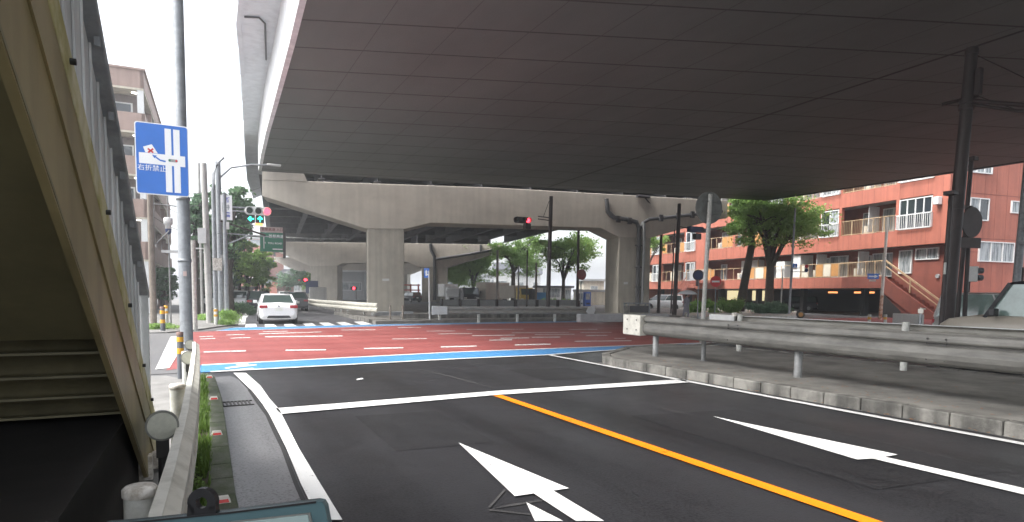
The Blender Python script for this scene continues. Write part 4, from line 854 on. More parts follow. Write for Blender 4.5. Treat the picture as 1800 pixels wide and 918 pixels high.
# dark rails across the car park behind
for k, (x0, y0, x1, y1, dd, lab) in enumerate(((776, 529, 905, 528.5, 62, 'dark weathered rail in front of the parked trucks, left section'), (907, 528.5, 1016, 530, 60, 'dark weathered rail in front of the low white building, right section'))):
    a, c = P(x0, y0, dd), P(x1, y1, dd); t = empty('guardrail', (a.x, a.y, 0), label=lab, cat='guardrail')
    MB().prism([(a.x, a.y, a.z-.45), (c.x, c.y, a.z-.45), (c.x, c.y, a.z+.12), (a.x, a.y, a.z+.12)], (0, .1, 0)).build('beam', 'grey', t)
    m_ = 5 if k == 0 else 4
    for i in range(m_): MB().box((a.x+(c.x-a.x)*i/(m_-1), a.y-.08+(c.y-a.y)*i/(m_-1), .5), (.22, .2, 1.0)).build('post', 'darkpole', t)

# ================================================================== DARK SIGNAL POLE, LAMP POST AND SIGNS IN THE MIDDLE AND RIGHT
e, q, z = pole('signal_pole', 963, 41, 345, .15, 'darkpole', 'dark brown signal pole in the middle with a short arm to the left', None, .15)
c1 = P(930, 387, 41); MB().tube([(q.x, q.y, c1.z+.12), (c1.x, q.y-.3, c1.z+.12)], .035, 6).tube([(q.x, q.y, c1.z-.05), (c1.x, q.y-.3, c1.z-.05)], .035, 6).tube([(q.x, q.y, c1.z+1.2), (c1.x+.4, q.y-.3, c1.z+.15)], .02, 6).build('arm', 'darkpole', e)
sig, c, s, xr, F = signal('traffic_signal', 919, 387, 40.6, 33, 'dark traffic light showing red, hanging from the middle brown pole', body='darkpole')
MB().box((c.x+s*.8, c.y, c.z-s*.95), (s, .3, s*.8)).build('lower_housing', 'darkpole', sig)
pole('thin_pole', 926, 48, 440, .07, 'darkpole', 'thin dark pole just left of the middle signal pole', None)
pole('thin_pole', 1015, 52, 402, .13, 'darkpole', 'dark pole beside the round red-brown sign in front of the low building', None)
pole('thin_pole', 911, 58, 468, .08, 'galv', 'pale thin pole above the yellow truck', None)
pole('thin_pole', 942, 66, 462, .13, 'woodpole', 'brown pole behind the middle signal pole near the white building', None)
pole('thin_pole', 874, 70, 440, .17, 'concpole', 'grey pole between the two middle trees', None)
q = base(1021, 44); e = empty('round_sign', q, label='round red-brown sign on a pale post in front of the vending machines', cat='road sign')
MB().tube([(q.x, q.y, 0), (q.x, q.y, 2.5)], .04, 8).build('post', 'galv', e); MB().disc((q.x, q.y-.06, P(1021, 483, 44).z), (0, -1, 0), .38, .03).build('disc', 'signbrown', e)
# two-armed lamp post
e, q, z = pole('lamp_post', 1158, 50, 397, .13, 'darkpole', 'dark two-armed lamp post with arms curving out like a Y by the right column', None, .1, 7.0, .10)
z0 = P(1161, 388, 50).z; b = MB()
for sx, xe_, ye_ in ((-1, 1092, 349), (1, 1222, 352)):
    pe = P(xe_, ye_, 50); b.tube([(q.x+.1, q.y, 6.9), (q.x+.1, q.y, z0-.4), (q.x+.1+sx*.35, q.y, z0+.3), (q.x+.1+sx*1.0, q.y, z0+1.0), (q.x+.1+sx*1.9, q.y, pe.z+.02), (pe.x, q.y, pe.z+.05)], .055, 8)
b.each('arm', 'darkpole', e)
for x, y in ((1108, 350), (1212, 353)): pe = P(x, y, 50); MB().box((pe.x, q.y, pe.z-.03), (1.2, .35, .16)).build('lamp_head', 'girder', e, bevel=.04)
e, q, z = pole('signal_pole', 1186, 46, 358, .16, 'darkpole', 'dark pole to the right of the two-armed lamp post, carrying camera boxes', None, .2)
pa, pb = P(1190, 400, 46), P(1221, 403, 46); MB().tube([(q.x+.1, q.y, pa.z+.05), (pb.x, q.y, pb.z+.05)], .04, 6).build('arm', 'darkpole', e)
for (x, y, w_, h_) in ((1229, 403, 1.3, .42), (1234, 415, .55, .45), (1248, 404, .6, .3)): pe = P(x, y, 46); MB().box((pe.x, q.y-.1, pe.z), (w_, .4, h_)).build('camera_box', 'navy' if w_ > 1 else 'girder', e, bevel=.03)
pole('thin_pole', 1180, 49, 404, .06, 'darkpole', 'thin dark post between the two-armed lamp post and the camera pole', None, .15)
# big round sign seen from behind, on a pale pole
q = base(1236, 21.6); c = P(1249.5, 365, 21.6); e = empty('round_sign', q, label='large round sign seen from behind on a tall pale pole above the island', cat='road sign')
MB().tube([(q.x, q.y, 0), (c.x-.04, c.y, c.z+.45)], .075, 14).build('post', 'postwhite', e)
fd = Vector((.12, 1, 0)).normalized(); MB().disc(c-fd*-.1, fd, .555, .03, 36).build('disc', 'signback', e)
MB().bar(c+Vector((-.4, 0, .2)), c+Vector((.4, 0, .2)), .03, .04).bar(c+Vector((-.4, 0, -.2)), c+Vector((.4, 0, -.2)), .03, .04).each('back_rail', 'signback', e)
# small round sign and no-entry sign
q = base(1227, 37.5); e = empty('round_sign', q, label='small round dark blue sign with a plate below, left of the tall pale pole', cat='road sign')
MB().tube([(q.x, q.y, 0), (q.x, q.y, ZA(1227, 475, q))], .035, 8).build('post', 'galv', e); c = P(1227.5, 484, 37.4); MB().disc(c, (-.6, -.8, 0), .33, .03).build('disc', 'signbackdark', e); MB().disc(c+Vector((-.012, -.016, 0)), (-.6, -.8, 0), .25, .02).build('face', 'navy', e)
c = P(1226, 498, 37.4); MB().box(c, (.32, .04, .36), .3).build('lower_plate', 'signbackdark', e)
q = base(1257.5, 46); e = empty('no_entry_sign', q, label='round red no-entry sign with a white bar in front of the hedge', cat='road sign')
MB().tube([(q.x, q.y, 0), (q.x, q.y, ZA(1257, 505, q))], .035, 8).build('post', 'galv', e); c = P(1258, 495, 45.8); F = frame(c, (.86, -.5, 0), (0, 0, 1)); zd = F.to_3x3() @ Vector((0, 0, 1))
MB().disc(c, zd, .40, .03, 32).build('disc', 'signred', e); plate(rrect(-.28, -.065, .28, .065), .016, .024, 'bar', 'signwhite', e, F)
# grey pole with blue sign, red-and-white signal
e, q, z = pole('sign_pole', 1388, 47, 366, .09, 'galv', 'slim grey pole right of the big tree with a small blue sign', None, .22)
c = P(1397.5, 467, 46.8); t = empty('road_sign', (c.x, c.y, c.z-.3), label='small square blue sign with a pale plate below on the slim grey pole', cat='road sign')
F = frame(c, (.86, -.5, 0), (0, 0, 1)); plate(rrect(-.17, -.15, .17, .15, .02), -.02, 0, 'board', 'signblue', t, F); plate(rrect(-.13, -.27, .13, -.18, .01), -.02, 0, 'lower_plate', 'signpink', t, F)
multi([[(-.02, -.08), (.02, -.08), (.02, .08), (-.02, .08)], [(-.07, -.1), (.07, -.1), (.07, -.07), (-.07, -.07)]], .002, .01, 'mark', 'signwhite', t, F)
c = P(1418, 472, 46.5); t = empty('warning_light', (c.x, c.y, c.z-.3), label='white housing with a red and dark face beside the small blue sign', cat='traffic light')
MB().prism([(c.x-.05, c.y-.1, c.z-.29), (c.x+.13, c.y, c.z-.29), (c.x+.15, c.y, c.z+.29), (c.x-.03, c.y-.1, c.z+.29)], (.05, .3, 0)).build('housing', 'lightgrey', t, bevel=.02)
MB().disc((c.x-.1, c.y-.08, c.z+.15), (-.8, -.6, 0), .13, .04).build('red_face', 'signred', t); MB().disc((c.x-.1, c.y-.08, c.z-.15), (-.8, -.6, 0), .13, .04).build('dark_face', 'navy', t)
MB().tube([(q.x, q.y, c.z-.25), (c.x+.1, c.y+.1, c.z-.25)], .025, 6).build('bracket', 'darkpole', t)
pole('curved_pole', 1373, 52, 472, .06, 'postwhite', 'short cream pole with a bent top behind the hedge', None, .1)
# rusty white pole with one-way arrow
e, q, z = pole('rusty_pole', 1549, 45, 382, .11, 'rust', 'white pole eaten by rust at its foot, in front of the orange apartments', None, .28)
MB().tube([(q.x, q.y, 0), (q.x+.07, q.y, 1.75)], .116, 14).build('rusted_foot', 'rustbase', e)
c = P(1535, 486, 44.7); t = empty('one_way_sign', (c.x, c.y, c.z-.3), label='blue one-way sign with a white right-pointing arrow on the rusty pole', cat='road sign')
F = frame(c, (.8, -.6, 0), (0, 0, 1)); plate(rrect(-.37, -.19, .37, .19, .02), -.03, 0, 'board', 'signblue', t, F)
multi([[(-.3, -.045), (.09, -.045), (.09, .045), (-.3, .045)], [(.08, -.13), (.31, 0), (.08, .13)]], .002, .012, 'arrow', 'signwhite', t, F); plate(rrect(-.25, -.36, .2, -.23, .01), -.03, 0, 'lower_plate', 'postwhite', t, F)
# the big dark pole group on the right
q = base(1664, 19); tp = P(1709, 84, 18.2); e = empty('utility_pole', q, label='massive dark brown pole leaning slightly right, standing up to the soffit behind the island', cat='pole')
MB().tube([q, (tp.x, tp.y, tp.z)], [.20, .155], 20).build('shaft', 'darkpole', e)
b = MB(); 
MB().box((P(1715, 145, 18.2)), (.16, .3, .75)).build('control_box', 'darkpole', e)
y0 = P(1694, 182, 18.4); ya, yb_ = P(1655, 184, 18.6), P(1860, 205, 16.5); yc = P(1860, 190, 16.5)
MB().tube([y0, yb_], .045, 8).build('signal_arm', 'darkpole', e); MB().tube([P(1694, 176, 18.4), yc], .06, 8).build('signal_arm', 'darkpole', e); MB().tube([ya, P(1688, 176, 18.4), P(1720, 168, 18.2)], .05, 8).build('bracket', 'darkpole', e)
MB().tube([P(1712, 95, 18.2), P(1860, 165, 16.4)], .014, 5).tube([P(1716, 168, 18.2), P(1820, 205, 17)], .012, 5).each('stay_wire', 'darkpole', e)
for yy, rr in ((92, .175), (186, .2), (176, .21), (360, .2)):
    f = (yy-84)/(552-84); c = Vector((tp.x, tp.y, tp.z)).lerp(P(1664, 552, 19), f); MB().tube([c-Vector((0, 0, .06)), c+Vector((0, 0, .06))], rr, 18).build('clamp_band', 'darkpole', e)
for k, (xb, xt, yt, dd, lab) in enumerate(((1657, 1672, 340, 18.5, 'thin dark camera post just left of the massive pole'), (1683, 1708, 280, 19.6, 'taller thin dark camera post just right of the massive pole'))):
    q = base(xb, dd); tp = P(xt, yt, dd-.3); e = empty('camera_post', q, label=lab, cat='pole', group='camera posts by the big pole')
    MB().tube([q, tp], [.07, .06], 12).build('shaft', 'darkpole', e); MB().box((tp.x-.02, tp.y, tp.z), (.26, .3, .12)).build('camera', 'darkpole', e, bevel=.02)
    MB().tube([tp+Vector((-.08, 0, -.05)), tp+Vector((-.12, 0, -.25)), tp+Vector((-.05, 0, -.42)), tp+Vector((0, 0, -.44))], .02, 6).build('cable', 'wire', e)
q = base(1698, 19.2); tp = P(1706, 362, 19); e = empty('round_sign', q, label='dark round sign back with a rectangular plate below, right of the massive pole', cat='road sign')
MB().tube([q, tp], .06, 12).build('post', 'darkpole', e); c = P(1708.5, 391, 18.95); fd = Vector((.35, .94, 0)).normalized(); fd = Vector((.1, 1, 0)).normalized()
MB().disc(c, fd, .46, .03, 32).build('disc', 'signbackdark', e); c = P(1706, 427, 18.95); MB().box(c, (.78, .03, .32), rad(-14)).build('lower_plate', 'signbackdark', e, bevel=.02)
MB().box(P(1661, 472, 18.3), (.05, .05, .34)).build('white_tag', 'postwhite', e)
# pedestrian signal seen from the side and pale utility pole at the far right
c = P(1712, 482, 24); t = empty('pedestrian_signal', (c.x, c.y, 2.2), label='grey pedestrian signal with two hooded lenses facing right, right of the dark sign post', cat='traffic light')
MB().box((c.x-.1, c.y, c.z), (.22, .34, .58), .3).build('housing', 'lightgrey', t, bevel=.02)
for dz in (.13, -.14): MB().tube([(c.x-.02, c.y-.1, c.z+dz), (c.x+.2, c.y-.16, c.z+dz)], .115, 14).build('hood', 'bollard', t)
MB().tube([(c.x-.1, c.y+.1, 0), (c.x-.1, c.y+.1, c.z+.1)], .05, 8).build('post', 'darkpole', t)
e, q, z = pole('utility_pole', 1783, 27, 348, .17, 'galv', 'pale grey pole at the right edge in front of the orange gable', None, .35, 7.6)
for z in (4.0, 4.6, 5.3, 6.2): MB().box((q.x+.15, q.y-.2, z), (.5, .25, .14)).build('fitting', 'galv', e)
pole('thin_pole', 1795, 26, 470, .05, 'darkpole', 'thin dark post at the right edge beside the pale grey pole', None)

# ================================================================== ORANGE APARTMENT BLOCK
YF = rad(8.9877); fu = Vector((math.sin(YF), math.cos(YF), 0)); fn = Vector((math.cos(YF), -math.sin(YF), 0))
F0 = Vector((40.02, 27.95, 0))
t = empty('apartment_building', F0+fu*8, label='orange panelled apartment block with balconies raised over open parking on the right', cat='building')
def Q(s, z, o=0): return F0+fu*s+fn*o+Vector((0, 0, z))            # s along, z up, o depth into the building
def fbox(b, s0, s1, z0, z1, o0, o1): return b.prism([Q(s0, z0, o0), Q(s1, z0, o0), Q(s1, z1, o0), Q(s0, z1, o0)], fn*(o1-o0))
SN, SE, DEP = -7.45, 28.0, 11.0
fl = [2.2, 4.78, 7.68, 10.58, 13.48]; bandtop = [2.95, 5.75, 8.62, 11.5, 14.4]
wins = [(-6.45, -4.3, 4), (.3, 1.85, 2), (5.6, 7.1, 2), (16.9, 18.4, 2), (22.9, 24.4, 2)]
bals = [(-4.05, .1), (7.4, 11.2), (11.5, 15.3), (18.7, 22.6), (24.7, 27.7), (2.1, 5.4)]
# structural faces: bands, piers between openings, soffits and back walls
b = MB()
for k, (z0, z1) in enumerate(zip(fl, bandtop)):
    s0 = -3.5 if k == 0 else SN
    fbox(b, s0, SE, z0, z1, 0, .25)
for k in range(1, 4):
    z0, z1 = bandtop[k], fl[k+1]; ops = sorted([(a, c) for a, c, _ in wins]+bals); s = SN
    for a, c in ops+[(SE, SE)]:
        if a-s > .05: fbox(b, s, a, z0, z1, 0, .25)
        s = max(s, c)
fbox(b, 15.5, 16.75, 2.95, 4.78, 0, .25); fbox(b, 18.45, 18.65, 2.95, 4.78, 0, .25); fbox(b, 22.65, 22.85, 2.95, 4.78, 0, .25); fbox(b, 16.75, 18.45, 2.95, 3.0, 0, .25)
b.build('panel_facade', 'orangewall', t)
b = MB()                                                              # panel joints as shallow grooves of dark sealant
for k, (z0, z1) in enumerate(zip(fl, bandtop)):
    s = -3.3 if k == 0 else SN+.4
    while s < SE: fbox(b, s, s+.02, z0, z1, -.004, .01); s += .92
b.build('panel_seams', 'brick', t, kind='stuff')
MB_g = MB(); MB_g.prism([Q(SN, 0, .251), Q(SN, 14.4, .251), Q(SN, 14.4, DEP), Q(SN, 0, DEP)], fu*.25).build('gable_wall', 'orangewall', t)
b = MB(); s = .9
while s < DEP: b.prism([Q(SN, 0, s), Q(SN, 14.4, s), Q(SN, 14.4, s+.02), Q(SN, 0, s+.02)], -fu*.004); s += .95
for z in (1.9, 4.3, 5.1, 7.68): b.prism([Q(SN, z, .25), Q(SN, z+.04, .25), Q(SN, z+.04, DEP), Q(SN, z, DEP)], -fu*.006)
b.build('gable_seams', 'brick', t)
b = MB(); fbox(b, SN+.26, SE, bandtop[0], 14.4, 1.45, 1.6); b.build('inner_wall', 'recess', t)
b = MB()
for z in fl: fbox(b, SN+.26 if z > 2.3 else -3.5, SE, z+.02, z+.22, .26, DEP-.02)
b.build('floor_slabs', 'greywall', t)
MB().prism([Q(SN+.25, 0, .6), Q(-3.5, 0, .6), Q(-3.5, 4.78, .6), Q(SN+.25, 4.78, .6)], fn*.2).prism([Q(-3.5, 0, .8), Q(-3.5, 4.7, .8), Q(-3.5, 4.7, DEP), Q(-3.5, 0, DEP)], -fu*.2).build('ground_floor_wall', 'brick', t)
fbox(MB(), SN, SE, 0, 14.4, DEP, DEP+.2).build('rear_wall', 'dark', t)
fbox(MB(), SE, SE+.25, 0, 14.4, 0, DEP).build('far_gable_wall', 'orangewall', t)
fbox(MB(), SN, SE, 14.4, 14.6, 0, DEP+.2).build('roof', 'greywall', t)
for s in (-1, 4.5, 9.5, 14.5, 19.5, 24.5):
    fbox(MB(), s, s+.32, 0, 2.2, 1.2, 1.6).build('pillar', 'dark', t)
for xa, xb in ((1278, 1302), (1322, 1347)):
    Af = F0+fn*10.5; ha, hb = [ (hit(x_, 525, Af, Vector((math.cos(YF), -math.sin(YF), 0)))-Af).dot(fu) for x_ in (xb, xa)]; fbox(MB(), ha, hb, 1.1, 2.15, 10.5, 10.7).build('lit_opening', 'warmlamp', t)
for s, w_, z in ((1.6, .25, 1.95), (.3, .25, 1.95), (3.0, 1.8, 1.98), (6.5, .9, 1.98)): fbox(MB(), s, s+w_, z-.08, z+.05, 6.5, 6.6).build('garage_light', 'orangelamp' if w_ > .5 else 'walllamp', t)
def window(s0, s1, z0, z1, n, o=-.03, rail=True, curt=True, parent=t, Qf=None, tall=True):
    Qf = Qf or Q; w_ = MB(); fr = .06
    def bb(b, a0, a1, c0, c1, o0, o1): return b.prism([Qf(a0, c0, o0), Qf(a1, c0, o0), Qf(a1, c1, o0), Qf(a0, c1, o0)], Qf(0, 0, o1)-Qf(0, 0, o0))
    bb(w_, s0, s1, z0, z0+fr, o, o+.12); bb(w_, s0, s1, z1-fr, z1, o, o+.12); bb(w_, s0, s0+fr, z0+fr, z1-fr, o, o+.12); bb(w_, s1-fr, s1, z0+fr, z1-fr, o, o+.12)
    for i in range(1, n): x = s0+(s1-s0)*i/n; bb(w_, x-.03, x+.03, z0+fr, z1-fr, o+.002, o+.11)
    if rail: bb(w_, s0+fr, s1-fr, z0+(z1-z0)*.48-.03, z0+(z1-z0)*.48+.03, o+.004, o+.1)
    wo = w_.build('window', 'alum', parent)
    for i in range(n):
        a0, a1 = s0+(s1-s0)*i/n+.03, s0+(s1-s0)*(i+1)/n-.03
        bb(MB(), a0, a1, z0+.05, z1-.05, o+.06, o+.075).build('pane', 'glasscurt' if (curt and i % 2 == 0) or curt == 2 else 'glass', wo)
    if rail:
        r = MB(); zt = z0+(z1-z0)*.47; bb(r, s0-.06, s1+.06, zt-.03, zt+.03, o-.16, o-.12); bb(r, s0-.06, s1+.06, z0+.02, z0+.06, o-.16, o-.12)
        x = s0
        while x <= s1+.01: bb(r, x-.012, x+.012, z0+.06, zt-.03, o-.15, o-.13); x += .13
        for x in (s0-.05, s1+.05): bb(r, x-.012, x+.012, z0+.02, zt, o-.12, o+.02)
        r.build('window_railing', 'alum', wo)
    return wo
for k in range(1, 4):
    for a, c, n_ in wins: window(a, c, bandtop[k]+.02, fl[k+1]-.08, n_, curt=(n_ != 4))
window(16.9, 18.35, 2.98, 4.7, 2); window(22.95, 24.3, 2.98, 4.7, 2)
rnd = random.Random(4)
def balcony(a, c, z0, z1, k):
    r = MB(); zt = z0+1.0
    fbox(r, a, c, zt-.04, zt, .04, .09)
    x = a
    while x <= c+.01: fbox(r, x-.02, x+.02, z0, zt, .05, .08); x += (c-a)/5
    fbox(r, a, c, z0+.04, z0+.08, .05, .08); ro = r.build('balcony_railing', 'alumtan', t)
    m_ = 'panelorange' if a > 7 or k == 0 else None
    if m_:
        w3 = (c-a)/5
        for i in range(5):
            if rnd.random() < .62: fbox(MB(), a+w3*i+.03, a+w3*(i+1)-.03, z0+.09, zt-.05, .06, .07).build('infill_panel', m_ if rnd.random() < .7 else 'cream', ro)
    else:
        q_ = MB(); x = a
        while x < c: fbox(q_, x-.008, x+.008, z0+.08, zt-.04, .06, .072); x += .13
        q_.build('balusters', 'alumtan', ro)
    window(a+.5, a+2.1, z0+.02, z1-.25, 2, o=1.36, rail=False, curt=2); 
    if c-a > 3.2: window(c-1.3, c-.5, z0+.02, z1-.35, 1, o=1.36, rail=False)
    ac = fbox(MB(), a+2.2, a+2.95, z0+.05, z0+.6, .7, 1.0).build('air_conditioner', 'cream', t, bevel=.02)
    MB().disc(Q(a+2.45, z0+.33, .695), fn, .2, .02, 16).build('fan_grille', 'greywall', ac)
    if rnd.random() < .6:
        fbox(MB(), a+2.3, a+2.35, z0+.2, z1-.1, .4, 1.3).build('partition', 'whitewall', t)
    if rnd.random() < .5: fbox(MB(), a+.15, a+.2, z0, z1-.02, .5, .6).build('drain_pipe', 'alumtan', t)
for k in range(1, 4):
    for a, c in bals: balcony(a, c, bandtop[k], fl[k+1], k)
for a, c in ((.2, 3.6), (3.7, 8.6), (8.7, 15.3), (18.7, 22.6), (24.7, 27.7)): balcony(a, c, bandtop[0], fl[1], 0)
balcony(-3.4, .1, bandtop[0], fl[1], 1)
fbox(MB(), 3.9, 4.6, 3.0, 4.7, .2, 1.4).build('partition', 'whitewall', t); fbox(MB(), 9.2, 11.4, 3.0, 4.6, .9, 1.4).build('storage_panel', 'lightgrey', t); fbox(MB(), 5.6, 6.5, 3.0, 4.3, .3, .9).build('locker', 'whitewall', t)
# ground floor corner: door and shop windows above the stair
window(-4.9, -4.0, 3.1, 4.55, 1, o=.5, rail=False); window(-6.6, -5.1, 3.9, 4.6, 2, o=.5, rail=False, curt=2)
# hood vent, wall lamp
MB().prism([Q(-6.75, 7.0, -.02), Q(-7.05, 7.0, -.02), Q(-7.05, 7.45, -.02), Q(-6.75, 7.45, -.02)], -fn*.35).build('vent_hood', 'whitewall', t, bevel=.03)
MB().disc(Q(-6.6, 2.9, .55), fn, .12, .12, 14).build('wall_lamp', 'greywall', t)
for s in (1.7, 9.9): fbox(MB(), s-.12, s+.12, 7.15, 7.4, .26, .5).build('wall_lamp', 'cream', t)
# gable windows
def RFc(x, y):
    A = Q(SN, 0, 0); r = ray(x, y); h = CP+r*((A-CP).dot(fu)/r.dot(fu)); return (h-A).dot(fn), h.z
def QG(s, z, o): return Q(SN-0, z, 0)+fn*s+fu*o
for x0, y0, x1, y1, n_, rl in ((1720, 424, 1782, 460, 3, False), (1704, 347, 1738, 387, 2, False), (1777, 353, 1797, 375, 1, False), (1702, 296, 1743, 303, 3, False)):
    s0, zt = RFc(x0, y0); s1, _ = RFc(x1, y0); _, zb2 = RFc(x0, y1); window(s0, s1, zb2, zt if y0 > 300 else zt+.9, n_, o=-.09, rail=rl, curt=2 if n_ == 3 else True, Qf=QG)
s0, z0 = RFc(1703, 387); s1, _ = RFc(1742, 387)
MB().prism([Q(-3.5, 0, -.14), Q(-4.9, 0, -.19), Q(-4.9, .75, -.19), Q(-3.5, 1.9, -.19)], fn*.02).build('under_stair_shade_sheet', 'dark', t)  # flat dark sheet, paints the shade below the corner stair
# external stair with rusty handrail at the corner
e = empty('corner_stair', Q(-4.5, 0, -.6), label='brick-red stair with a rusty cream handrail descending to the right at the building corner', cat='stair')
pa, pb, pc = (-3.5, 3.0), (-7.3, .3), (-7.3, 0)
MB().prism([Q(-3.5, 2.95, -.05), Q(-3.5, 1.95, -.05), Q(-6.5, .05, -.05), Q(-7.9, .05, -.05), Q(-7.9, .15, -.05)], -fn*.12).build('stair_wall', 'brick', e)
MB().prism([Q(-3.5, 2.2, .1), Q(-3.5, 2.95, .1), Q(-.2, 2.95, .1), Q(-.2, 2.2, .1)], -fn*.14).build('landing_wall', 'brick', e)
b = MB()
for i in range(14): b.prism([Q(-3.5-i*.3, 0, .5), Q(-3.8-i*.3, 0, .5), Q(-3.8-i*.3, 2.8-i*.19, .5), Q(-3.5-i*.3, 2.8-i*.19, .5)], -fn*.55)
b.build('steps', 'brick', e)
MB().bar(Q(0, 3.88, -.12), Q(-3.6, 3.95, -.12), .05, .05).bar(Q(-3.6, 3.95, -.12), Q(-8.0, 1.0, -.12), .07, .10).bar(Q(-3.6, 3.6, -.12), Q(-7.6, .9, -.12), .05, .05).bar(Q(-5.4, 2.75, -.12), Q(-5.4, 1.9, -.12), .07, .07).bar(Q(-3.6, 3.95, -.12), Q(-3.6, 3.0, -.12), .05, .05).build('handrail', 'alumtan', e)
# far stair with reddish railings and the person with an umbrella
e = empty('red_stair', Q(17, 0, -1.5), label='narrow reddish outdoor stair with railings climbing to the first floor behind the umbrella', cat='stair')
b = MB()
for i in range(14): b.prism([Q(19.3-i*.23, .16*i, -.4), Q(19.05-i*.23, .16*i, -.4), Q(19.05-i*.23, .16*i+.2, -.4), Q(19.3-i*.23, .16*i+.2, -.4)], -fn*1.0)
b.build('steps', 'recess', e)
b = MB()
for o_ in (-.42, -1.38):
    b.bar(Q(19.3, 1.0, o_), Q(16.1, 3.3, o_), .05, .05); b.bar(Q(19.3, .25, o_), Q(16.1, 2.5, o_), .05, .12)
    for i in range(12): b.bar(Q(19.3-i*.29, .2+i*.205, o_), Q(19.3-i*.29, 1.0+i*.209, o_), .03, .03)
b.build('railing', 'stairpink', e)
MB().bar(Q(16.1, 3.9, -1.4), Q(12.5, 3.9, -1.4), .05, .05).bar(Q(12.5, 3.9, -1.4), Q(12.5, 2.9, -1.4), .05, .05).bar(Q(14.3, 3.9, -1.4), Q(14.3, 2.9, -1.4), .05, .05).bar(Q(16.1, 3.9, -1.4), Q(16.1, 2.9, -1.4), .05, .05).build('landing_railing', 'alumtan', e)
MB().prism([Q(16.2, 2.7, -.05), Q(12.4, 2.7, -.05), Q(12.4, 2.7, -1.45), Q(16.2, 2.7, -1.45)], (0, 0, .2)).build('landing', 'brick', e)
MB().prism([Q(15.6, 2.95, -1.38), Q(13.2, 2.95, -1.38), Q(13.2, 3.85, -1.38), Q(15.6, 3.85, -1.38)], -fn*.02).build('landing_panel', 'greywall', e)
for o in (t, D.objects['corner_stair'], D.objects['red_stair']):      # the block stands well clear of the expressway
    K = 1.25; o.location = CP + (Vector(o.location)-CP)*K; o.scale = (K, K, K)

# ================================================================== TREES
def tree(name, x, d, xl, xr, yt, yb, leaf, bark, lab, n=5200, ls=.11, trunk=.16, forks=5, seed=0, group=None, lean=0, zsplit=None, flat=.5, dens=1.0, zb=0, cat='tree', dense=False):
    rnd = random.Random(seed+int(x)); q = base(x, d); e = empty(name, q, label=lab, cat=cat, group=group)
    cx = P((xl+xr)/2, 400, d).x; cy = q.y; rx = (xr-xl)/2*d/FPX; z1 = ZA((xl+xr)/2, yt, q); z0 = ZA((xl+xr)/2, yb, q)
    cz = (z0+z1)/2; rz = (z1-z0)/2; zs = zsplit or max(z0-.3, 1.0)
    b = MB(); top = Vector((q.x+lean*.4, q.y, zs)); b.tube([(q.x, q.y, zb), (q.x+lean*.15, q.y, zb+(zs-zb)*.4), top], [trunk*1.25, trunk, trunk*.85], 10)
    ends = []
    for i in range(forks):
        a = 2*math.pi*(i+rnd.uniform(-.3, .3))/forks; r = rnd.uniform(.35, .85)
        p3 = Vector((cx+rx*r*math.cos(a), cy+rx*r*math.sin(a)*.9, cz+rz*rnd.uniform(-.1, .75)))
        p1 = top.lerp(p3, .3)+Vector((0, 0, (p3.z-top.z)*.15)); p2 = top.lerp(p3, .65)+Vector((rnd.uniform(-.3, .3), rnd.uniform(-.3, .3), (p3.z-top.z)*.12))
        b.tube([top-Vector((0, 0, .2)), p1, p2, p3], [trunk*.62, trunk*.42, trunk*.25, trunk*.08], 7, False)
        for j in range(4):
            s = p1.lerp(p3, rnd.uniform(.1, .8)); a2 = rnd.uniform(0, 6.28); l = rx*rnd.uniform(.3, .6)
            en = s+Vector((math.cos(a2)*l, math.sin(a2)*l, rnd.uniform(.1, .6)*rz)); b.tube([s, s.lerp(en, .5)+Vector((0, 0, .1)), en], [trunk*.2, trunk*.12, trunk*.04], 5, False); ends.append(en)
        ends.append(p3)
    b.build('trunk', bark, e)
    L = MB(); clumps = []
    nc = int(30*dens*(1.8 if dense else 1))
    while len(clumps) < nc:
        v = Vector((rnd.gauss(0, 1), rnd.gauss(0, 1), rnd.gauss(0, 1))).normalized()*(rnd.random()**(.45 if not dense else .6))
        p = Vector((cx+v.x*rx*.88, cy+v.y*rx*.88, cz+v.z*rz*.86)); clumps.append((p, rx*rnd.uniform(.14, .30)))
    for en in ends: clumps.append((en, rx*rnd.uniform(.12, .22)))
    per = max(20, int(n/len(clumps)))
    for p, r in clumps:
        for _ in range(per):
            g = Vector((rnd.gauss(0, .55), rnd.gauss(0, .55), rnd.gauss(0, .55)*flat))*r; c = p+g
            nrm = Vector((rnd.gauss(0, .7), rnd.gauss(0, .7), rnd.gauss(0, .5)+.6)).normalized(); a = nrm.orthogonal().normalized(); a = Matrix.Rotation(rnd.uniform(0, 6.28), 3, nrm) @ a; c2 = nrm.cross(a)
            s = ls*rnd.uniform(.55, 1.35); L.add([c-a*s, c+c2*s*.55-a*s*.1, c+a*s, c-c2*s*.55], [(0, 1, 2, 3)])
    L.build('crown', leaf, e); return e
# far left: dark mass and bright street trees
tree('broad_tree', 345, 36, 322, 372, 322, 440, 'leafD', 'bark', 'dark blue-green tree immediately right of the tall sign pole', 5200, .13, seed=1, dense=True)
tree('broad_tree', 402, 40, 352, 450, 312, 470, 'leafB', 'bark', 'large dark tree rising behind the far left pole cluster', 8500, .14, trunk=.3, seed=2, dense=True, dens=1.3)
tree('broad_tree', 352, 46, 330, 420, 400, 530, 'leafB', 'bark', 'low dark bushy tree behind the foot of the pole cluster', 7000, .14, seed=3, dense=True)
tree('street_tree', 434, 52, 412, 470, 425, 512, 'leafC', 'bark', 'bright lime street tree left of the green direction sign', 4600, .12, seed=4)
tree('street_tree', 405, 47, 388, 432, 425, 515, 'leafC', 'bark', 'mid green street tree between the poles and the lime tree', 3600, .12, seed=5)
tree('street_tree', 458, 66, 440, 486, 440, 520, 'leafA', 'bark', 'street tree partly behind the green direction sign', 5200, .13, seed=6, dense=True)
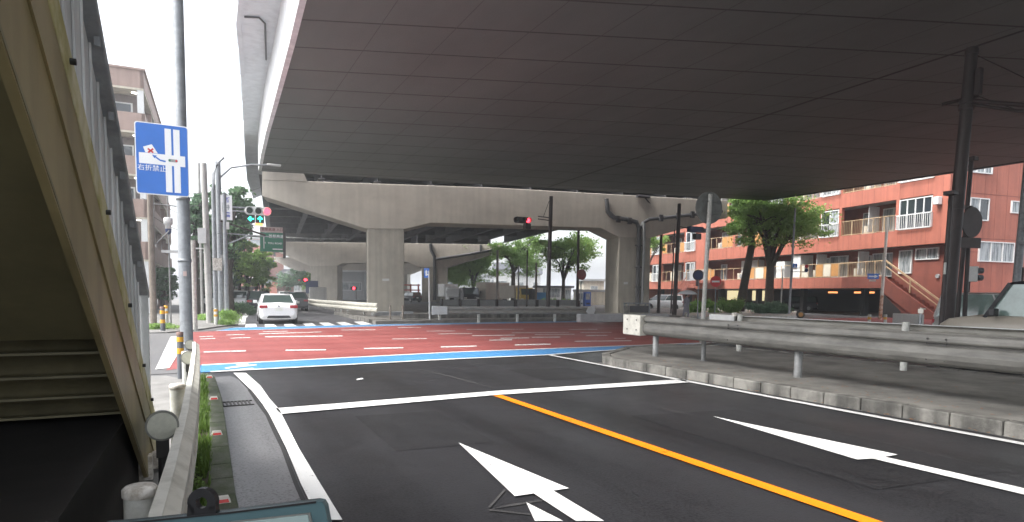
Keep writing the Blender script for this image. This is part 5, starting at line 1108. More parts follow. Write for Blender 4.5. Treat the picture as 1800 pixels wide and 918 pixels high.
tree('street_tree', 421, 56, 398, 446, 402, 500, 'leafA', 'bark', 'airy green street tree between the signal pole and the green direction sign', 4200, .13, seed=21)
tree('street_tree', 450, 60, 428, 478, 436, 505, 'leafC', 'bark', 'second lime street tree close to the edge of the far road', 3800, .13, seed=22)
tree('street_tree', 503, 105, 480, 535, 472, 514, 'leafD', 'barklight', 'small airy tree far down the road under the deck edge', 2400, .2, seed=7)
tree('street_tree', 545, 120, 520, 560, 478, 516, 'leafA', 'bark', 'distant green tree with coloured lamps beside the far column', 2600, .22, seed=8, dense=True)
tree('street_tree', 285, 44, 262, 312, 465, 535, 'leafB', 'bark', 'dark shrub-like tree in front of the brown apartments', 4500, .12, seed=9, dense=True)
# middle zelkovas behind the crossing
tree('zelkova_tree', 832, 106, 785, 880, 428, 508, 'leafA', 'bark', 'green zelkova behind the black-fronted truck', 9000, .21, trunk=.34, seed=10, dens=1.3, zsplit=3.2)
tree('zelkova_tree', 802, 118, 775, 825, 455, 515, 'leafC', 'bark', 'small bright zelkova just right of the second pier column', 4200, .24, seed=11)
tree('zelkova_tree', 902, 100, 866, 964, 416, 494, 'leafA', 'bark', 'green zelkova above the tan box truck', 8500, .19, trunk=.36, seed=12, dens=1.2, zsplit=5.0)
tree('zelkova_tree', 990, 80, 946, 1058, 400, 482, 'leafA', 'bark', 'forked zelkova in front of the low white building', 8500, .16, trunk=.24, forks=7, seed=13, dens=1.2, zsplit=3.4)
tree('zelkova_tree', 1135, 74, 1118, 1175, 402, 440, 'leafA', 'bark', 'leafy branch of a tree seen between right column and orange block', 2000, .14, seed=14, zsplit=4)
# right trees in the planting bed
tree('zelkova_tree', 1352, 51, 1278, 1460, 332, 450, 'leafA', 'bark', 'large many-stemmed zelkova in front of the orange apartments', 17000, .115, trunk=.34, forks=11, seed=15, dens=2.2, zsplit=4.0, flat=.35)
tree('zelkova_tree', 1300, 53, 1262, 1345, 335, 428, 'leafA', 'bark', 'slim dark trunk leaning right beside the larger zelkova', 9000, .12, trunk=.34, forks=5, seed=16, lean=3.2, dens=1.2, zsplit=6.2, flat=.35)
# hedges and shrubs
def shrub(name, x, d, xl, xr, yt, leaf, lab, n=2500, ls=.06, seed=0, cat='shrub', group=None, dy=.5, zb=.05):
    rnd = random.Random(seed); q = base((xl+xr)/2, d); w_ = (xr-xl)/2*d/FPX; h = max(.25, ZA((xl+xr)/2, yt, q)-zb); e = empty(name, q, label=lab, cat=cat, group=group)
    b = MB()
    for i in range(7):
        a = rnd.uniform(-.8, .8)*w_; b.tube([(q.x+a*.6, q.y, 0), (q.x+a, q.y+rnd.uniform(-.2, .2), h*.75)], [.025, .01], 5, False)
    b.build('stems', 'bark', e); L = MB(); cl = [(rnd.uniform(-.85, .85)*w_, rnd.uniform(-dy, dy), rnd.uniform(.25, .85)*h*rnd.uniform(.75, 1)) for _ in range(max(8, int(w_*9)))]
    for _ in range(n):
        c0 = rnd.choice(cl); c = Vector((q.x+c0[0]*math.cos(YAW)+rnd.gauss(0, .16), q.y-c0[0]*math.sin(YAW)+c0[1]+rnd.gauss(0, .16), zb+max(.02, c0[2]+rnd.gauss(0, .13)*h)))
        a = Vector((rnd.gauss(0, 1), rnd.gauss(0, 1), rnd.gauss(0, 1))).normalized(); c2 = a.cross(Vector((rnd.gauss(0, 1), rnd.gauss(0, 1), rnd.gauss(0, 1)))).normalized(); s = ls*rnd.uniform(.5, 1.4)
        L.add([c-a*s, c+c2*s*.5, c+a*s, c-c2*s*.5], [(0, 1, 2, 3)])
    L.build('foliage', leaf, e); return e
shrub('hedge', 0, 49, 1208, 1258, 529, 'leafC', 'bright green low hedge left of the no-entry sign', 5200, .07, 1, 'hedge')
shrub('hedge', 0, 48.5, 1252, 1320, 526, 'leafA', 'green hedge below the leaning trunk', 7000, .07, 2, 'hedge')
shrub('hedge', 0, 48, 1295, 1395, 532, 'leafD', 'dark spreading hedge at the foot of the large zelkova', 9000, .07, 3, 'hedge')
shrub('shrub', 0, 31, 385, 412, 546, 'leafC', 'lime green bush at the foot of the pole cluster', 3600, .05, 4)
shrub('shrub', 0, 33, 345, 372, 552, 'leafC', 'bright bush left of the concrete utility pole', 3000, .05, 5)
shrub('shrub', 0, 28.8, 382, 402, 563, 'leafA', 'small weedy clump spilling over the far kerb corner', 1800, .035, 6)
shrub('shrub', 0, 41, 398, 450, 530, 'leafB', 'dark hedge along the far left pavement edge', 4500, .07, 7, 'hedge')
shrub('shrub', 0, 25, 262, 312, 583, 'leafA', 'flat weedy patch at the far pavement edge left of the sign pole', 2200, .035, 8, dy=.3)
shrub('shrub', 0, 78, 940, 1018, 522, 'leafC', 'light low planting in front of the white building', 2600, .1, 9)
q = [tuple(G(x, y))[:2] for x, y in ((1205, 560), (1250, 566), (1400, 562), (1400, 552), (1230, 549))]
o = MB().prism([(a, b_, 0) for a, b_ in q], (0, 0, .28)).build('planter_kerb', 'postwhite', bevel=.04); o['kind'] = 'structure'

# ================================================================== VEHICLES
def car(name, label, pos, rz, L, Wd, H, body, style='sedan', glass='carglass', group=None, roofm=None, wheel_r=.32, rear=True):
    e = empty(name, (pos[0], pos[1], .01), rz, label, 'car', group); w2 = Wd/2
    # profile along y (front +): y, z bottom, z belt, half-width
    if style == 'sedan': st = [(-.5, .42, .80, .80), (-.485, .26, .98, .93), (-.44, .22, 1.03, .98), (-.3, .20, .99, 1), (-.1, .20, .96, 1), (.14, .20, .94, 1), (.3, .20, .86, .99), (.42, .22, .76, .95), (.48, .25, .66, .86), (.5, .36, .52, .74)]; cab = (-.40, -.22, .06, .22); bh = .97
    elif style == 'suv': st = [(-.5, .5, .95, .88), (-.48, .36, 1.2, .96), (-.4, .32, 1.28, 1), (0, .30, 1.28, 1), (.2, .30, 1.29, 1), (.25, .30, 1.28, 1), (.36, .30, 1.26, .99), (.44, .33, 1.2, .96), (.485, .36, 1.08, .9), (.5, .5, .90, .82)]; cab = (-.47, -.42, .195, .28); bh = 1.27
    else: st = [(-.5, .4, .95, .92), (-.49, .28, 1.02, .98), (-.4, .25, 1.04, 1), (.2, .25, 1.02, 1), (.36, .25, .98, .99), (.45, .28, .88, .95), (.5, .38, .7, .85)]; cab = (-.49, -.46, .14, .36); bh = 1.02
    b = MB(); vs = []; nr = 13
    for y, zb, zt, wf in st:
        hw = w2*wf
        ring = [(-hw*.86, zb), (-hw*.965, zb+.08), (-hw, zb+(zt-zb)*.38), (-hw*.995, zb+(zt-zb)*.62), (-hw*.96, zt-.05), (-hw*.9, zt-.005), (0, zt+.03), (hw*.9, zt-.005), (hw*.96, zt-.05), (hw*.995, zb+(zt-zb)*.62), (hw, zb+(zt-zb)*.38), (hw*.965, zb+.08), (hw*.86, zb)]
        vs += [(x, y*L, z) for x, z in ring]
    b.add(vs, [(i*nr+j, i*nr+(j+1) % nr, (i+1)*nr+(j+1) % nr, (i+1)*nr+j) for i in range(len(st)-1) for j in range(nr)], True)
    b.add(vs[:nr], [tuple(range(nr))]); b.add(vs[-nr:], [tuple(range(nr))[::-1]]); b.build('body', body, e, local=True)
    y0, y1, y2, y3 = (c*L for c in cab); wb, wt = w2*.90, w2*.72 if style != 'suv' else w2*.80
    zc = H-.05; zbm = bh-.03
    B = [(-wb, y0, zbm), (wb, y0, zbm), (wb, y3, zbm), (-wb, y3, zbm), (-wt, y1, zc), (wt, y1, zc), (wt, y2, zc), (-wt, y2, zc)]
    MB().add(B, [(0, 1, 5, 4), (1, 2, 6, 5), (2, 3, 7, 6), (3, 0, 4, 7), (4, 5, 6, 7)]).build('windows', glass, e, local=True)
    r = MB(); ro = []
    for fx, fy, z in ((1.0, 1, 0), (1.02, 1, .03), (.86, .9, .065), (.4, .6, .075)):
        ym = (y1+y2)/2; hy = (y2-y1)/2; ro += [(-wt*fx-.01, ym-hy*fy-.02, zc+z-.02), (wt*fx+.01, ym-hy*fy-.02, zc+z-.02), (wt*fx+.01, ym+hy*fy+.02, zc+z-.02), (-wt*fx-.01, ym+hy*fy+.02, zc+z-.02)]
    r.add(ro, [(i*4+j, i*4+(j+1) % 4, i*4+4+(j+1) % 4, i*4+4+j) for i in range(3) for j in range(4)]+[(12, 13, 14, 15)], True); r.build('roof', roofm or body, e, local=True)
    p = MB()
    for a, c in ((0, 4), (1, 5), (2, 6), (3, 7)): p.bar(B[a], B[c], .09, .07)
    for sx in (-1, 1):
        ym = (y0+y3)/2*.9; p.bar((sx*wb*1.0, ym, zbm), (sx*wt*1.0, (y1+y2)/2*.9, zc), .08, .04, up=Vector((0, 1, 0)))
    for bb_ in (p,):
        for o_ in bb_.each('pillar', roofm or body, e): o_.data.transform(wmat(e))
    for sx in (-1, 1):
        for wy in (-.305*L, (.37 if style == 'suv' else .31)*L):
            wh = MB().tube([(sx*(w2-.20), wy, wheel_r), (sx*(w2+.004), wy, wheel_r)], [wheel_r, wheel_r], 24).build('wheel', 'rubber', e, local=True)
            MB().tube([(sx*(w2-.02), wy, wheel_r), (sx*(w2+.012), wy, wheel_r)], [wheel_r*.66, wheel_r*.58], 16).build('rim', 'chrome' if body != 'carblack' else 'grey', wh, local=True)
            MB().tube([(sx*(w2-.1), wy, wheel_r+.02), (sx*(w2+.002), wy, wheel_r+.02)], [wheel_r*1.16]*2, 24).build('wheel_arch', 'black', e, local=True)
        MB().box((sx*(w2+.1), y3-.22*L*.25, bh+.08), (.2, .12, .16)).build('mirror', body if style == 'sedan' else 'black', e, local=True, bevel=.03)
        MB().box((sx*w2*.995, -.02*L, .78), (.02, .16, .03)).build('door_handle', body, e, local=True)
        MB().box((sx*w2*.77, -L/2+.035, .85), (w2*.40, .10, .15)).build('tail_light', 'taillight', e, local=True, bevel=.03)
        MB().prism([(sx*w2*.55, L/2-.03, .62), (sx*w2*.92, L/2-.10, .66), (sx*w2*.92, L/2-.14, .80), (sx*w2*.55, L/2-.06, .76)], (0, .05, 0)).build('headlight', 'plate', e, local=True)
    MB().box((0, -L/2-.005, .72), (.34, .02, .17)).build('number_plate', 'plate', e, local=True)
    MB().prism([(-w2*.62, -L/2-.01, .30), (w2*.62, -L/2-.01, .30), (w2*.52, -L/2-.01, .42), (-w2*.52, -L/2-.01, .42)], (0, .03, 0)).build('rear_diffuser', 'black', e, local=True)
    if style == 'sedan': MB().disc((0, -L/2-.0, .88), (0, 1, 0), .045, .03, 12).build('badge', 'grey', e, local=True)
    return e
q = (G(458, 571)+G(523, 570))/2
car('white_sedan', 'white sedan seen from behind, waiting on the zebra crossing under the deck edge', (q.x+.15, q.y+2.25), rad(-4), 4.5, 1.80, 1.47, 'carwhite')
q = base(461, 45); car('parked_car', 'dark car ahead and to the left of the white sedan', (q.x-.1, q.y+2), rad(-3), 4.2, 1.72, 1.60, 'carblack', 'van')
q = base(531, 50); car('parked_car', 'grey car ahead and to the right of the white sedan', (q.x-.3, q.y+2), rad(-3), 4.4, 1.74, 1.55, 'cargrey', 'van')
q = base(498, 90); car('parked_car', 'small pale car far down the road beyond the white sedan', (q.x, q.y), rad(-3), 4.2, 1.7, 1.5, 'carsilver', 'van')
for k, (x, d, m_, lab, rz) in enumerate(((445, 75, 'carwhite', 'white vehicle parked among the far left street trees', 0), (392, 48, 'carwhite', 'white car behind the pole cluster trunks', 1.2), (1165, 66, 'carwhite', 'white car parked in the open garage left of the umbrella', .8), (1400, 68, 'carblack', 'dark car in the shade of the open garage', .6), (722, 100, 'carblack', 'small dark car seen between the two big pier columns', 0.2))):
    q = base(x, d); car('parked_car', lab, (q.x, q.y), rz, 4.2, 1.7, 1.6, m_, 'van')
# beige off-roader beyond the island and the silver van behind the dark poles
wq = G(1684, 662); e = car('beige_offroader', 'beige boxy off-roader with black roof, half hidden by the right guardrails', (wq.x+.98, wq.y-1.57), rad(0), 4.3, 1.9, 1.98, 'carbeige', 'suv', 'carglasslite', None, 'carblack', .38)
wv = base(1700, 22.5); car('silver_van', 'silver-white van behind the dark poles and the beige off-roader', (22.9, 9.7), math.pi, 4.6, 1.8, 1.80, 'carsilver', 'van', 'carglasslite')
# trucks behind the second pier
def truck(x, d, wpx, lab, box, cab, hbox, name='truck', glassw=.8, yo=0, front=True):
    q = base(x, d); w_ = wpx*d/FPX; e = empty(name, q, label=lab, cat='truck')
    MB().box((q.x, q.y+2.5, .95+hbox/2), (w_, 4.6, hbox)).build('cargo_box', box, e, bevel=.04)
    MB().prism([(q.x-w_/2*.95, q.y-1.4, .5), (q.x-w_/2*.95, q.y-.1, .5), (q.x-w_/2*.95, q.y-.1, 2.35), (q.x-w_/2*.95, q.y-1.05, 2.35), (q.x-w_/2*.95, q.y-1.4, 1.4)], (w_*.95, 0, 0)).build('cab', cab, e, bevel=.06)
    MB().prism([(q.x-w_*.4, q.y-1.40, 1.42), (q.x+w_*.4, q.y-1.40, 1.42), (q.x+w_*.38, q.y-1.10, 2.22), (q.x-w_*.38, q.y-1.10, 2.22)], (0, -.03, 0)).build('windscreen', 'carglass', e)
    MB().box((q.x, q.y-1.45, .6), (w_*.9, .12, .2)).build('bumper', 'lightgrey', e)
    for sx in (-1, 1):
        MB().tube([(q.x+sx*w_*.28, q.y-.8, .4), (q.x+sx*w_*.47, q.y-.8, .4)], .4, 16).build('wheel', 'rubber', e); MB().tube([(q.x+sx*w_*.28, q.y+3.6, .4), (q.x+sx*w_*.47, q.y+3.6, .4)], .4, 16).build('wheel', 'rubber', e)
        MB().box((q.x+sx*w_*.36, q.y-1.47, .85), (w_*.16, .06, .16)).build('headlight', 'plate', e); MB().box((q.x+sx*w_*.56, q.y-1.3, 1.7), (.14, .08, .4)).build('mirror', 'black', e)
    return e
truck(794, 98, 26, 'white box truck partly hidden by the second pier column', 'whitewall', 'carwhite', 2.0)
truck(822, 92, 32, 'dark-fronted truck parked beside the white box truck', 'truckgrey', 'carblack', 1.3)
truck(918, 84, 28, 'yellow truck with a wide windscreen parked in front of the tan container', 'cartan', 'yellowpaint', 1.7)
c = P(872, 510, 94); e = empty('container', (c.x, c.y, 0), label='tan shipping container behind the yellow truck', cat='container')
w_ = 52*94/FPX; MB().box((c.x+.4, c.y+2, 1.9), (w_*.9, 3.5, 2.6)).build('body', 'cartan', e, bevel=.03); b = MB()
for i in range(9): b.box((c.x+.4-w_*.42+i*w_*.105, c.y+.22, 1.9), (.06, .04, 2.4))
b.each('door_rib', 'cartan', e); MB().box((c.x+.4, c.y+2, .35), (w_*.8, 3, .5)).build('base', 'dark', e)
# small yellow and blue machines
c = P(948, 520, 80); t = empty('recycling_bin', (c.x, c.y, 0), label='blue and grey bins beside the yellow truck', cat='bin'); MB().box((c.x, c.y, 1.0), (1.6, 1.0, 1.5)).build('bin', 'bluetarp', t, bevel=.05); MB().box((c.x-1.0, c.y, 1.2), (.6, 1.0, 2.0)).build('door', 'dark', t, bevel=.03)
# vending machines
for x, m_, lab in ((1031, 'vend', 'blue vending machine beside the round red-brown sign'), (1018, 'whitewall', 'white vending machine left of the blue one')):
    q = base(x, 76); e = empty('vending_machine', q, label=lab, cat='vending machine'); MB().box((q.x, q.y, .95), (.85, .7, 1.8)).build('cabinet', m_, e, bevel=.03); MB().box((q.x-.05, q.y-.36, 1.3), (.6, .03, .75)).build('display', 'glasscurt', e); MB().box((q.x, q.y-.36, .45), (.5, .03, .2)).build('hatch', 'black', e)

# ================================================================== BUILDINGS IN THE BACKGROUND
def house(name, lab, x0, x1, ytop, d, dep, wall, roof, wins=(), yaw=0, ybot=None, flat=True, rh=.8, over=.4):
    a, c = base(x0, d), base(x1, d); h = ZA((x0+x1)/2, ytop, (a+c)/2); e = empty(name, a, label=lab, cat='building'); u = (c-a).normalized(); n_ = Vector((-u.y, u.x, 0)); Lw = (c-a).length
    MB().prism([a, c, c+n_*dep, a+n_*dep], (0, 0, h)).build('wall', wall, e)
    if flat: MB().prism([a-u*over-n_*over+Vector((0, 0, h)), c+u*over-n_*over+Vector((0, 0, h)), c+u*over+n_*(dep+over)+Vector((0, 0, h)), a-u*over+n_*(dep+over)+Vector((0, 0, h))], (0, 0, .3)).build('roof', roof, e)
    else:
        m0, m1 = a-n_*over-u*over, c-n_*over+u*over; MB().add([m0+Vector((0, 0, h)), m1+Vector((0, 0, h)), m1+n_*(dep+2*over)+Vector((0, 0, h)), m0+n_*(dep+2*over)+Vector((0, 0, h)), (m0+m0+n_*(dep+2*over))/2+Vector((0, 0, h+rh)), (m1+m1+n_*(dep+2*over))/2+Vector((0, 0, h+rh))], [(0, 1, 5, 4), (2, 3, 4, 5), (0, 4, 3), (1, 2, 5), (0, 3, 2, 1)]).build('roof', roof, e)
    for fx, fz, ww, wh in wins:
        p = a+u*(Lw*fx)-n_*.06; wo = MB().prism([p-u*ww/2+Vector((0, 0, fz-wh/2)), p+u*ww/2+Vector((0, 0, fz-wh/2)), p+u*ww/2+Vector((0, 0, fz+wh/2)), p-u*ww/2+Vector((0, 0, fz+wh/2))], n_*.1).build('window', 'alum', e)
        p -= n_*.02; MB().prism([p-u*(ww/2-.07)+Vector((0, 0, fz-wh/2+.07)), p+u*(ww/2-.07)+Vector((0, 0, fz-wh/2+.07)), p+u*(ww/2-.07)+Vector((0, 0, fz+wh/2-.07)), p-u*(ww/2-.07)+Vector((0, 0, fz+wh/2-.07))], n_*.03).build('pane', 'glasscurt', wo)
    return e, a, u, n_, h
house('low_building', 'low white building with one wide window and a dark flat roof behind the forked zelkova', 944, 1004, 506, 92, 8, 'whitewall', 'roofdark', ((.42, 1.75, 2.6, 1.4), (.9, 1.3, .9, 1.8)))
house('white_house', 'white two-storey house behind the middle signal pole', 906, 950, 481, 118, 9, 'whitewall', 'roofdark', ((.2, 3.1, 1.2, 1.2), (.8, 3.2, 1, 1)), flat=False, rh=1.2)
house('grey_house', 'house with a dark pitched roof beyond the tan container', 868, 915, 474, 128, 9, 'whitewall', 'roofdark', ((.3, 3.5, 2.2, 1.2), (.75, 3.5, 1.6, 1.2)), flat=False, rh=1.6)
house('cream_building', 'cream stepped building beside the right pier column', 1026, 1062, 494, 100, 8, 'cream', 'greywall', ((.5, 2.5, 1.2, .8),))
house('garden_wall', 'pale flat-roofed shed in front of the cream building beside the right column', 1012, 1064, 513, 84, 3, 'cream', 'greywall', (), over=.1)
house('far_block', 'distant pale block closing the view between the middle trees', 780, 905, 485, 150, 12, 'whitewall', 'greywall', tuple((.1+.16*i, 4, 2.5, 1.5) for i in range(6)))
house('far_house', 'distant white house with dark window at the end of the far road', 488, 528, 484, 150, 10, 'whitewall', 'roofdark', ((.55, 5.2, 2.5, 1.8), (.2, 2.4, 2, 1.6), (.8, 2.4, 2, 1.6)), flat=False, rh=1.6)
house('red_house', 'distant house with brick-red walls beyond the far left street trees', 455, 487, 489, 130, 10, 'housered', 'roofdark', ((.5, 3.4, 1.6, 1.4),))
house('tower_block', 'brick-brown tower block rising behind the street trees left of the green sign', 420, 462, 420, 150, 14, 'housered', 'greywall', tuple((.25+.5*(i % 2), 4+3*(i//2), 2.6, 1.4) for i in range(8)))
house('car_park_building', 'grey building with open storeys seen between the second and nearest pier columns', 585, 640, 478, 118, 14, 'greywall', 'whitewall', ((.5, 2.6, 5, 1.6),))
house('side_building', 'pale building with posts behind the far left pavement hedge', 330, 400, 508, 60, 6, 'cream', 'greywall', tuple((.12+.2*i, 1.4, .8, 1.6) for i in range(5)))
# tiny vermilion frame seen between the piers, distant signals and lamps
c = base(722, 125); e = empty('vermilion_frame', c, label='vermilion post-and-beam frame seen in the slot between the piers', cat='frame')
for dx in (-1.6, 0, 1.6): MB().box((c.x+dx, c.y, 1.6), (.25, .25, 3.2)).build('post', 'torii', e)
for z in (2.0, 3.0): MB().box((c.x, c.y, z), (3.9, .25, .25)).build('beam', 'torii', e)
c = P(622, 507, 95); e = empty('red_signal', (c.x, c.y, c.z-.3), label='small distant red signal seen under the second pier', cat='traffic light'); MB().box((c.x, c.y+.1, c.z), (1.0, .2, .45)).build('housing', 'black', e); MB().disc(c, (0, -1, 0), .2, .05).build('lens', 'redlamp', e); MB().box((c.x+.4, c.y+.2, c.z/2), (.12, .12, c.z)).build('post', 'galvdark', e)
c = P(528, 492, 112); e = empty('far_signal', (c.x, c.y, c.z-.3), label='distant signal with red and green lamps in front of the far green tree', cat='traffic light'); MB().box((c.x, c.y+.1, c.z), (3.2, .2, .7)).build('housing', 'black', e)
for dx, m_ in ((-1.1, 'greenlamp'), (-.2, 'signred'), (.9, 'redlamp')): MB().disc((c.x+dx, c.y, c.z), (0, -1, 0), .28, .05).build('lens', m_, e)
MB().tube([(c.x+1.2, c.y+.2, 0), (c.x+1.2, c.y+.2, c.z)], .1, 8).build('post', 'galvdark', e)
c = P(602, 522, 60); 
t = empty('white_board', P(559, 519, 75), label='white board standing beside the far end of the cream guardrail', cat='sign'); c = P(559, 519, 75); MB().box(c, (2.0, .1, 1.9)).build('board', 'whitewall', t)
MB().box((c.x-.7, c.y+.02, .4), (.1, .08, .9)).build('leg', 'galv', t); MB().box((c.x+.7, c.y+.02, .4), (.1, .08, .9)).build('leg', 'galv', t)
c = hit(556, 505, A2_, n2)-n2*.05; t = tag(MB().box(c, (3.2, .1, 2.0)).build('blue_panel', 'navy', None), 'dark blue panel fixed to the left column of the second pier', 'panel')
# table-like steel frame at the right column
c = base(1120, 46); e = empty('steel_bench', c, label='galvanised table-like frame at the foot of the right pier column', cat='frame')
MB().box((c.x, c.y, .98), (1.9, .7, .10), -.2).build('top', 'galv', e, bevel=.01)
for dx in (-.85, .85):
    for dy in (-.28, .28): MB().box((c.x+dx*.98+dy*.2, c.y+dy-dx*.2, .5), (.09, .09, .95), -.2).build('leg', 'galv', e)
MB().box((c.x, c.y-.25, .55), (1.5, .06, .5), -.2).build('panel', 'girder', e)
q = base(1112-22, 45); e = MB().tube([(q.x+.6, q.y, 0), (q.x+.6, q.y, .8)], [.2, .17], 12).build('concrete_stub', 'kerb'); tag(e, 'stubby stained concrete post left of the table-like frame', 'post')
t = tag(MB().box((G(1185, 577).x, G(1185, 577).y+4, .35), (5.5, .5, .45), -.15).build('barrier_block', 'greywall', bevel=.05), 'low dark barrier block beyond the tip of the near guardrail', 'barrier')
for x, y, lab, hh in ((1530, 559, 'small brown and white post left of the rusty pole', .6), (1558, 560, 'small white and yellow post right of the rusty pole', .6)):
    q = base(x, 37); e = empty('short_post', q, label=lab, cat='post'); MB().lathe((q.x, q.y, 0), [(.09, 0), (.09, hh), (.001, hh+.01)], 12).build('post', 'postwhite', e); MB().lathe((q.x, q.y, 0), [(.095, hh*.5), (.095, hh*.75)], 12).build('band', 'yellow', e)
a, c = P(1571, 558, 34), P(1622, 561, 30); t = tag(MB().bar((a.x, a.y, a.z-.1), (c.x, c.y, c.z-.1), .12, .65).build('end_plate_panel', 'lightgrey', bevel=.03), 'pale flat end panel of a barrier in front of the red stair', 'barrier')
a, c = P(1290, 568, 22), P(1200, 566, 30); t = tag(MB().bar((a.x, a.y, .35), (c.x, c.y, .35), .3, .5).build('white_barrier', 'postwhite', bevel=.05), 'low white barrier behind the tall pale sign pole', 'barrier')

# ================================================================== BROWN APARTMENTS ON THE LEFT
A = P(252, 125, 40); A = Vector((A.x, A.y, 0)); zt = P(252, 125, 40).z; e = empty('apartment_building', A, label='brown-pink stepped apartment building with lit balconies behind the blue sign', cat='building')
vu = Vector((.035, 1, 0)).normalized(); vn = Vector((-1, .035, 0)).normalized()
def B_(s, o, z): return A+vu*s+vn*o+Vector((0, 0, z))
hs_ = [0]; fh = 2.72; Ls = 26
MB().prism([B_(1.6, .2, 0), B_(Ls, 1.4, 0), B_(Ls, 11, 0), B_(1.6, 11, 0)], (0, 0, zt-.2)).build('core_wall', 'browndark', e)
b = MB()
nfl = int(zt/fh)+1
for k in range(nfl):
    z = zt-fh*k-1.1
    if z < 1: break
    MB().prism([B_(0, 0, z), B_(.2, 0, z), B_(.2, 9, z), B_(0, 9, z)], (0, 0, 1.15)).build('balcony_wall', 'brownwall', e)
    MB().prism([B_(0, -.0, z), B_(Ls, 0, z), B_(Ls, .2, z), B_(0, .2, z)], (0, 0, 1.15)).build('balcony_wall', 'brownwall', e)
    MB().prism([B_(.02, .02, z-.12), B_(Ls, .02, z-.12), B_(Ls, 9, z-.12), B_(.02, 9, z-.12)], (0, 0, .12)).build('balcony_slab', 'cream', e)
    if k > 0:
        wo = MB().prism([B_(1.55, .8, z+.1), B_(1.6, .8, z+.1), B_(1.6, 2.6, z+.1), B_(1.55, 2.6, z+.1)], (0, 0, 2.0)).build('window', 'alum', e); MB().prism([B_(1.5, .9, z+.2), B_(1.54, .9, z+.2), B_(1.54, 2.5, z+.2), B_(1.5, 2.5, z+.2)], (0, 0, 1.8)).build('pane', 'glass', wo)
    MB().disc(B_(.8, .6, z-.13), (0, 0, 1), .16, .03).build('downlight', 'walllamp', e); MB().disc(B_(6.5, .6, z-.13), (0, 0, 1), .16, .03).build('downlight', 'walllamp', e)
MB().prism([B_(.05, .05, 0), B_(.4, .05, 0), B_(.4, .4, 0), B_(.05, .4, 0)], (0, 0, zt-.2)).build('corner_pillar', 'whitewall', e)
for s in (6, 12, 18, 24): MB().prism([B_(s, .05, 0), B_(s+.3, .05, 0), B_(s+.3, .4, 0), B_(s, .4, 0)], (0, 0, zt-.2)).build('pillar', 'brownwall', e)
MB().prism([B_(-.1, -.1, zt), B_(Ls, -.1, zt), B_(Ls, 9.5, zt), B_(-.1, 9.5, zt)], (0, 0, .12)).build('roof', 'brownwall', e)
MB().prism([B_(5, 3.2, zt), B_(Ls, 3.2, zt), B_(Ls, 9.5, zt), B_(5, 9.5, zt)], (0, 0, 2)).build('penthouse_wall', 'brownwall', e)

# ================================================================== PERSON WITH UMBRELLA
q = base(1207, 40.5); pe = empty('person', q, label='person in grey clothes walking under a white umbrella near the reddish stair', cat='person')
verts = [(0, 0, .92), (0, 0, 1.12), (0, -.02, 1.33), (0, -.02, 1.42), (0, -.03, 1.50), (0, -.03, 1.58), (.1, 0, .88), (.11, -.1, .48), (.11, -.02, .09), (.11, -.15, .04), (-.1, 0, .88), (-.11, .1, .48), (-.12, .18, .1), (-.12, .06, .05), (.19, 0, 1.36), (.23, .02, 1.1), (.2, -.16, 1.0), (.18, -.22, .99), (-.19, 0, 1.36), (-.24, -.05, 1.12), (-.16, -.22, 1.26), (-.15, -.25, 1.31)]
ed = [(0, 1), (1, 2), (2, 3), (3, 4), (4, 5), (0, 6), (6, 7), (7, 8), (8, 9), (0, 10), (10, 11), (11, 12), (12, 13), (2, 14), (14, 15), (15, 16), (16, 17), (2, 18), (18, 19), (19, 20), (20, 21)]
rs = [.15, .13, .16, .06, .095, .08, .1, .065, .045, .04, .1, .065, .045, .04, .06, .045, .035, .035, .06, .045, .035, .035]
me = D.meshes.new('body'); me.from_pydata(verts, ed, []); bo = D.objects.new('body', me); COL.objects.link(bo); bo.parent = pe; me.materials.append(M['cloth'])
me.attributes.new('skin', 'FLOAT', 'POINT') if False else None
sk = bo.modifiers.new('skin', 'SKIN')
me.materials.append(M['cloth'])
try:
    if not me.skin_vertices: bpy.context.view_layer.objects.active = bo; bo.select_set(True)
    for i, r in enumerate(rs): me.skin_vertices[0].data[i].radius = (r, r)
    me.skin_vertices[0].data[0].use_root = True
except Exception as ex: print('skin', ex)
bo.modifiers.new('sub', 'SUBSURF').levels = 1; bo.modifiers['sub'].render_levels = 2
MB().lathe((0, -.03, 1.45), [(.001, 0), (.06, .01), (.088, .06), (.092, .12), (.07, .18), (.001, .2)], 14).build('head', 'skin', pe, local=True); MB().lathe((0, -.01, 1.52), [(.1, 0), (.105, .07), (.08, .13), (.001, .15)], 14).build('hair', 'hair', pe, local=True)
MB().lathe((0, 0, .5), [(.2, 0), (.17, .35), (.15, .6), (.17, .85), (.08, .93)], 14).build('coat', 'cloth', pe, local=True)
c = P(1206, 520, 40.2); uz = 1.95; e = empty('umbrella', (q.x-.15, q.y-.25, 1.3), label='white umbrella held over the person in grey', cat='umbrella')
b = MB(); X0, Y0 = q.x-.2, q.y-.25; b.lathe((X0, Y0, uz-.28), [(.62, 0), (.55, .1), (.38, .2), (.18, .26), (.001, .285)], 8); b.build('canopy', 'umbrella', e); MB().tube([(X0+.05, Y0, 1.3), (X0, Y0, uz)], .012, 6).build('shaft', 'galv', e)

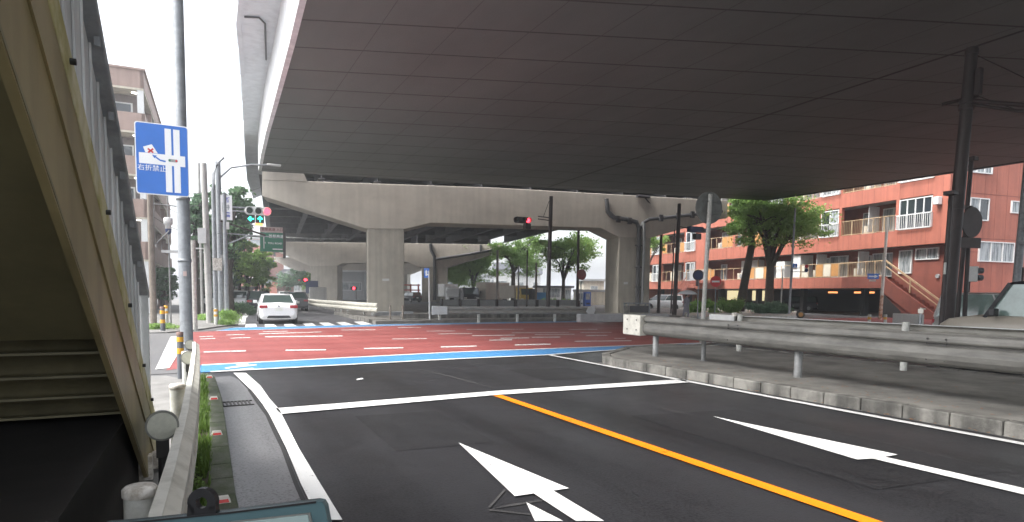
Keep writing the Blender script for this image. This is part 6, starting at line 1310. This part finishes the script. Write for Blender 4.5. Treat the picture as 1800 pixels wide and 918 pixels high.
# ================================================================== DISPLAY EDGE AT THE BOTTOM (inside our vehicle)
dd = .62
def DP(x, y, o=0): return P(x, y, dd)+F_*o
t = empty('display_unit', P(400, 930, dd), label='teal-grey framed display with a black ring tab along the bottom edge of the view', cat='display')
fr_ = [(180, 921), (225, 918), (400, 900), (556, 881), (566, 883), (571, 891), (590, 990), (180, 1030)]
MB().prism([DP(x, y) for x, y in fr_], F_*.012).build('frame', 'teal', t)
MB().prism([DP(x, y, -.001) for x, y in ((180, 925), (225, 921), (400, 903.5), (556, 884.5), (556, 881), (400, 900), (225, 918), (180, 921))], F_*.013).build('frame_lip', 'black', t)
MB().prism([DP(x, y, -.002) for x, y in ((400, 917), (546, 901), (565, 990), (400, 1005))], F_*.004).build('screen_border', 'signback', t)
MB().prism([DP(x, y, -.004) for x, y in ((403, 919), (543, 903.5), (560, 990), (403, 1005))], F_*.004).build('screen', 'screen', t)
out = [(329+26*math.cos(rad(a))*1.0+25, 884-26*math.sin(rad(a))) for a in range(0, 181, 15)]
b = MB(); cx_, cy_ = 354, 884
outer = [(cx_+25*math.cos(rad(a)), cy_-25*math.sin(rad(a))) for a in range(0, 361, 15)]; inner = [(cx_+10*math.cos(rad(a)), cy_-10*math.sin(rad(a))) for a in range(0, 361, 15)]
for i in range(24): b.prism([DP(*outer[i]), DP(*outer[i+1]), DP(*inner[i+1]), DP(*inner[i])], F_*.008)
b.prism([DP(330, 884), DP(341, 893), DP(341, 910), DP(328, 910)], F_*.008).prism([DP(378, 884), DP(366, 893), DP(366, 908), DP(380, 906)], F_*.008)
b.build('ring_tab', 'black', t)
p = P(420, 1010, dd+.02); MB().tube([p, p+Vector((.02, .03, -.35)), p+Vector((.02, .03, -.9))], .02, 10).build('stalk', 'black', t)

# ================================================================== HAZE (humid air round the whole place)
hz = MB().box((250, 600, 10.5), (1960, 1860, 24)).build('haze', 'ground'); hz['kind'] = 'stuff'
hm = D.materials.new('haze'); hm.use_nodes = True; n_ = hm.node_tree; n_.nodes.clear()
o_ = n_.nodes.new('ShaderNodeOutputMaterial'); v_ = n_.nodes.new('ShaderNodeVolumePrincipled')
v_.inputs['Color'].default_value = (.93, .96, 1, 1); v_.inputs['Density'].default_value = .0017; v_.inputs['Anisotropy'].default_value = .3
n_.links.new(v_.outputs[0], o_.inputs['Volume']); hz.data.materials.clear(); hz.data.materials.append(hm)
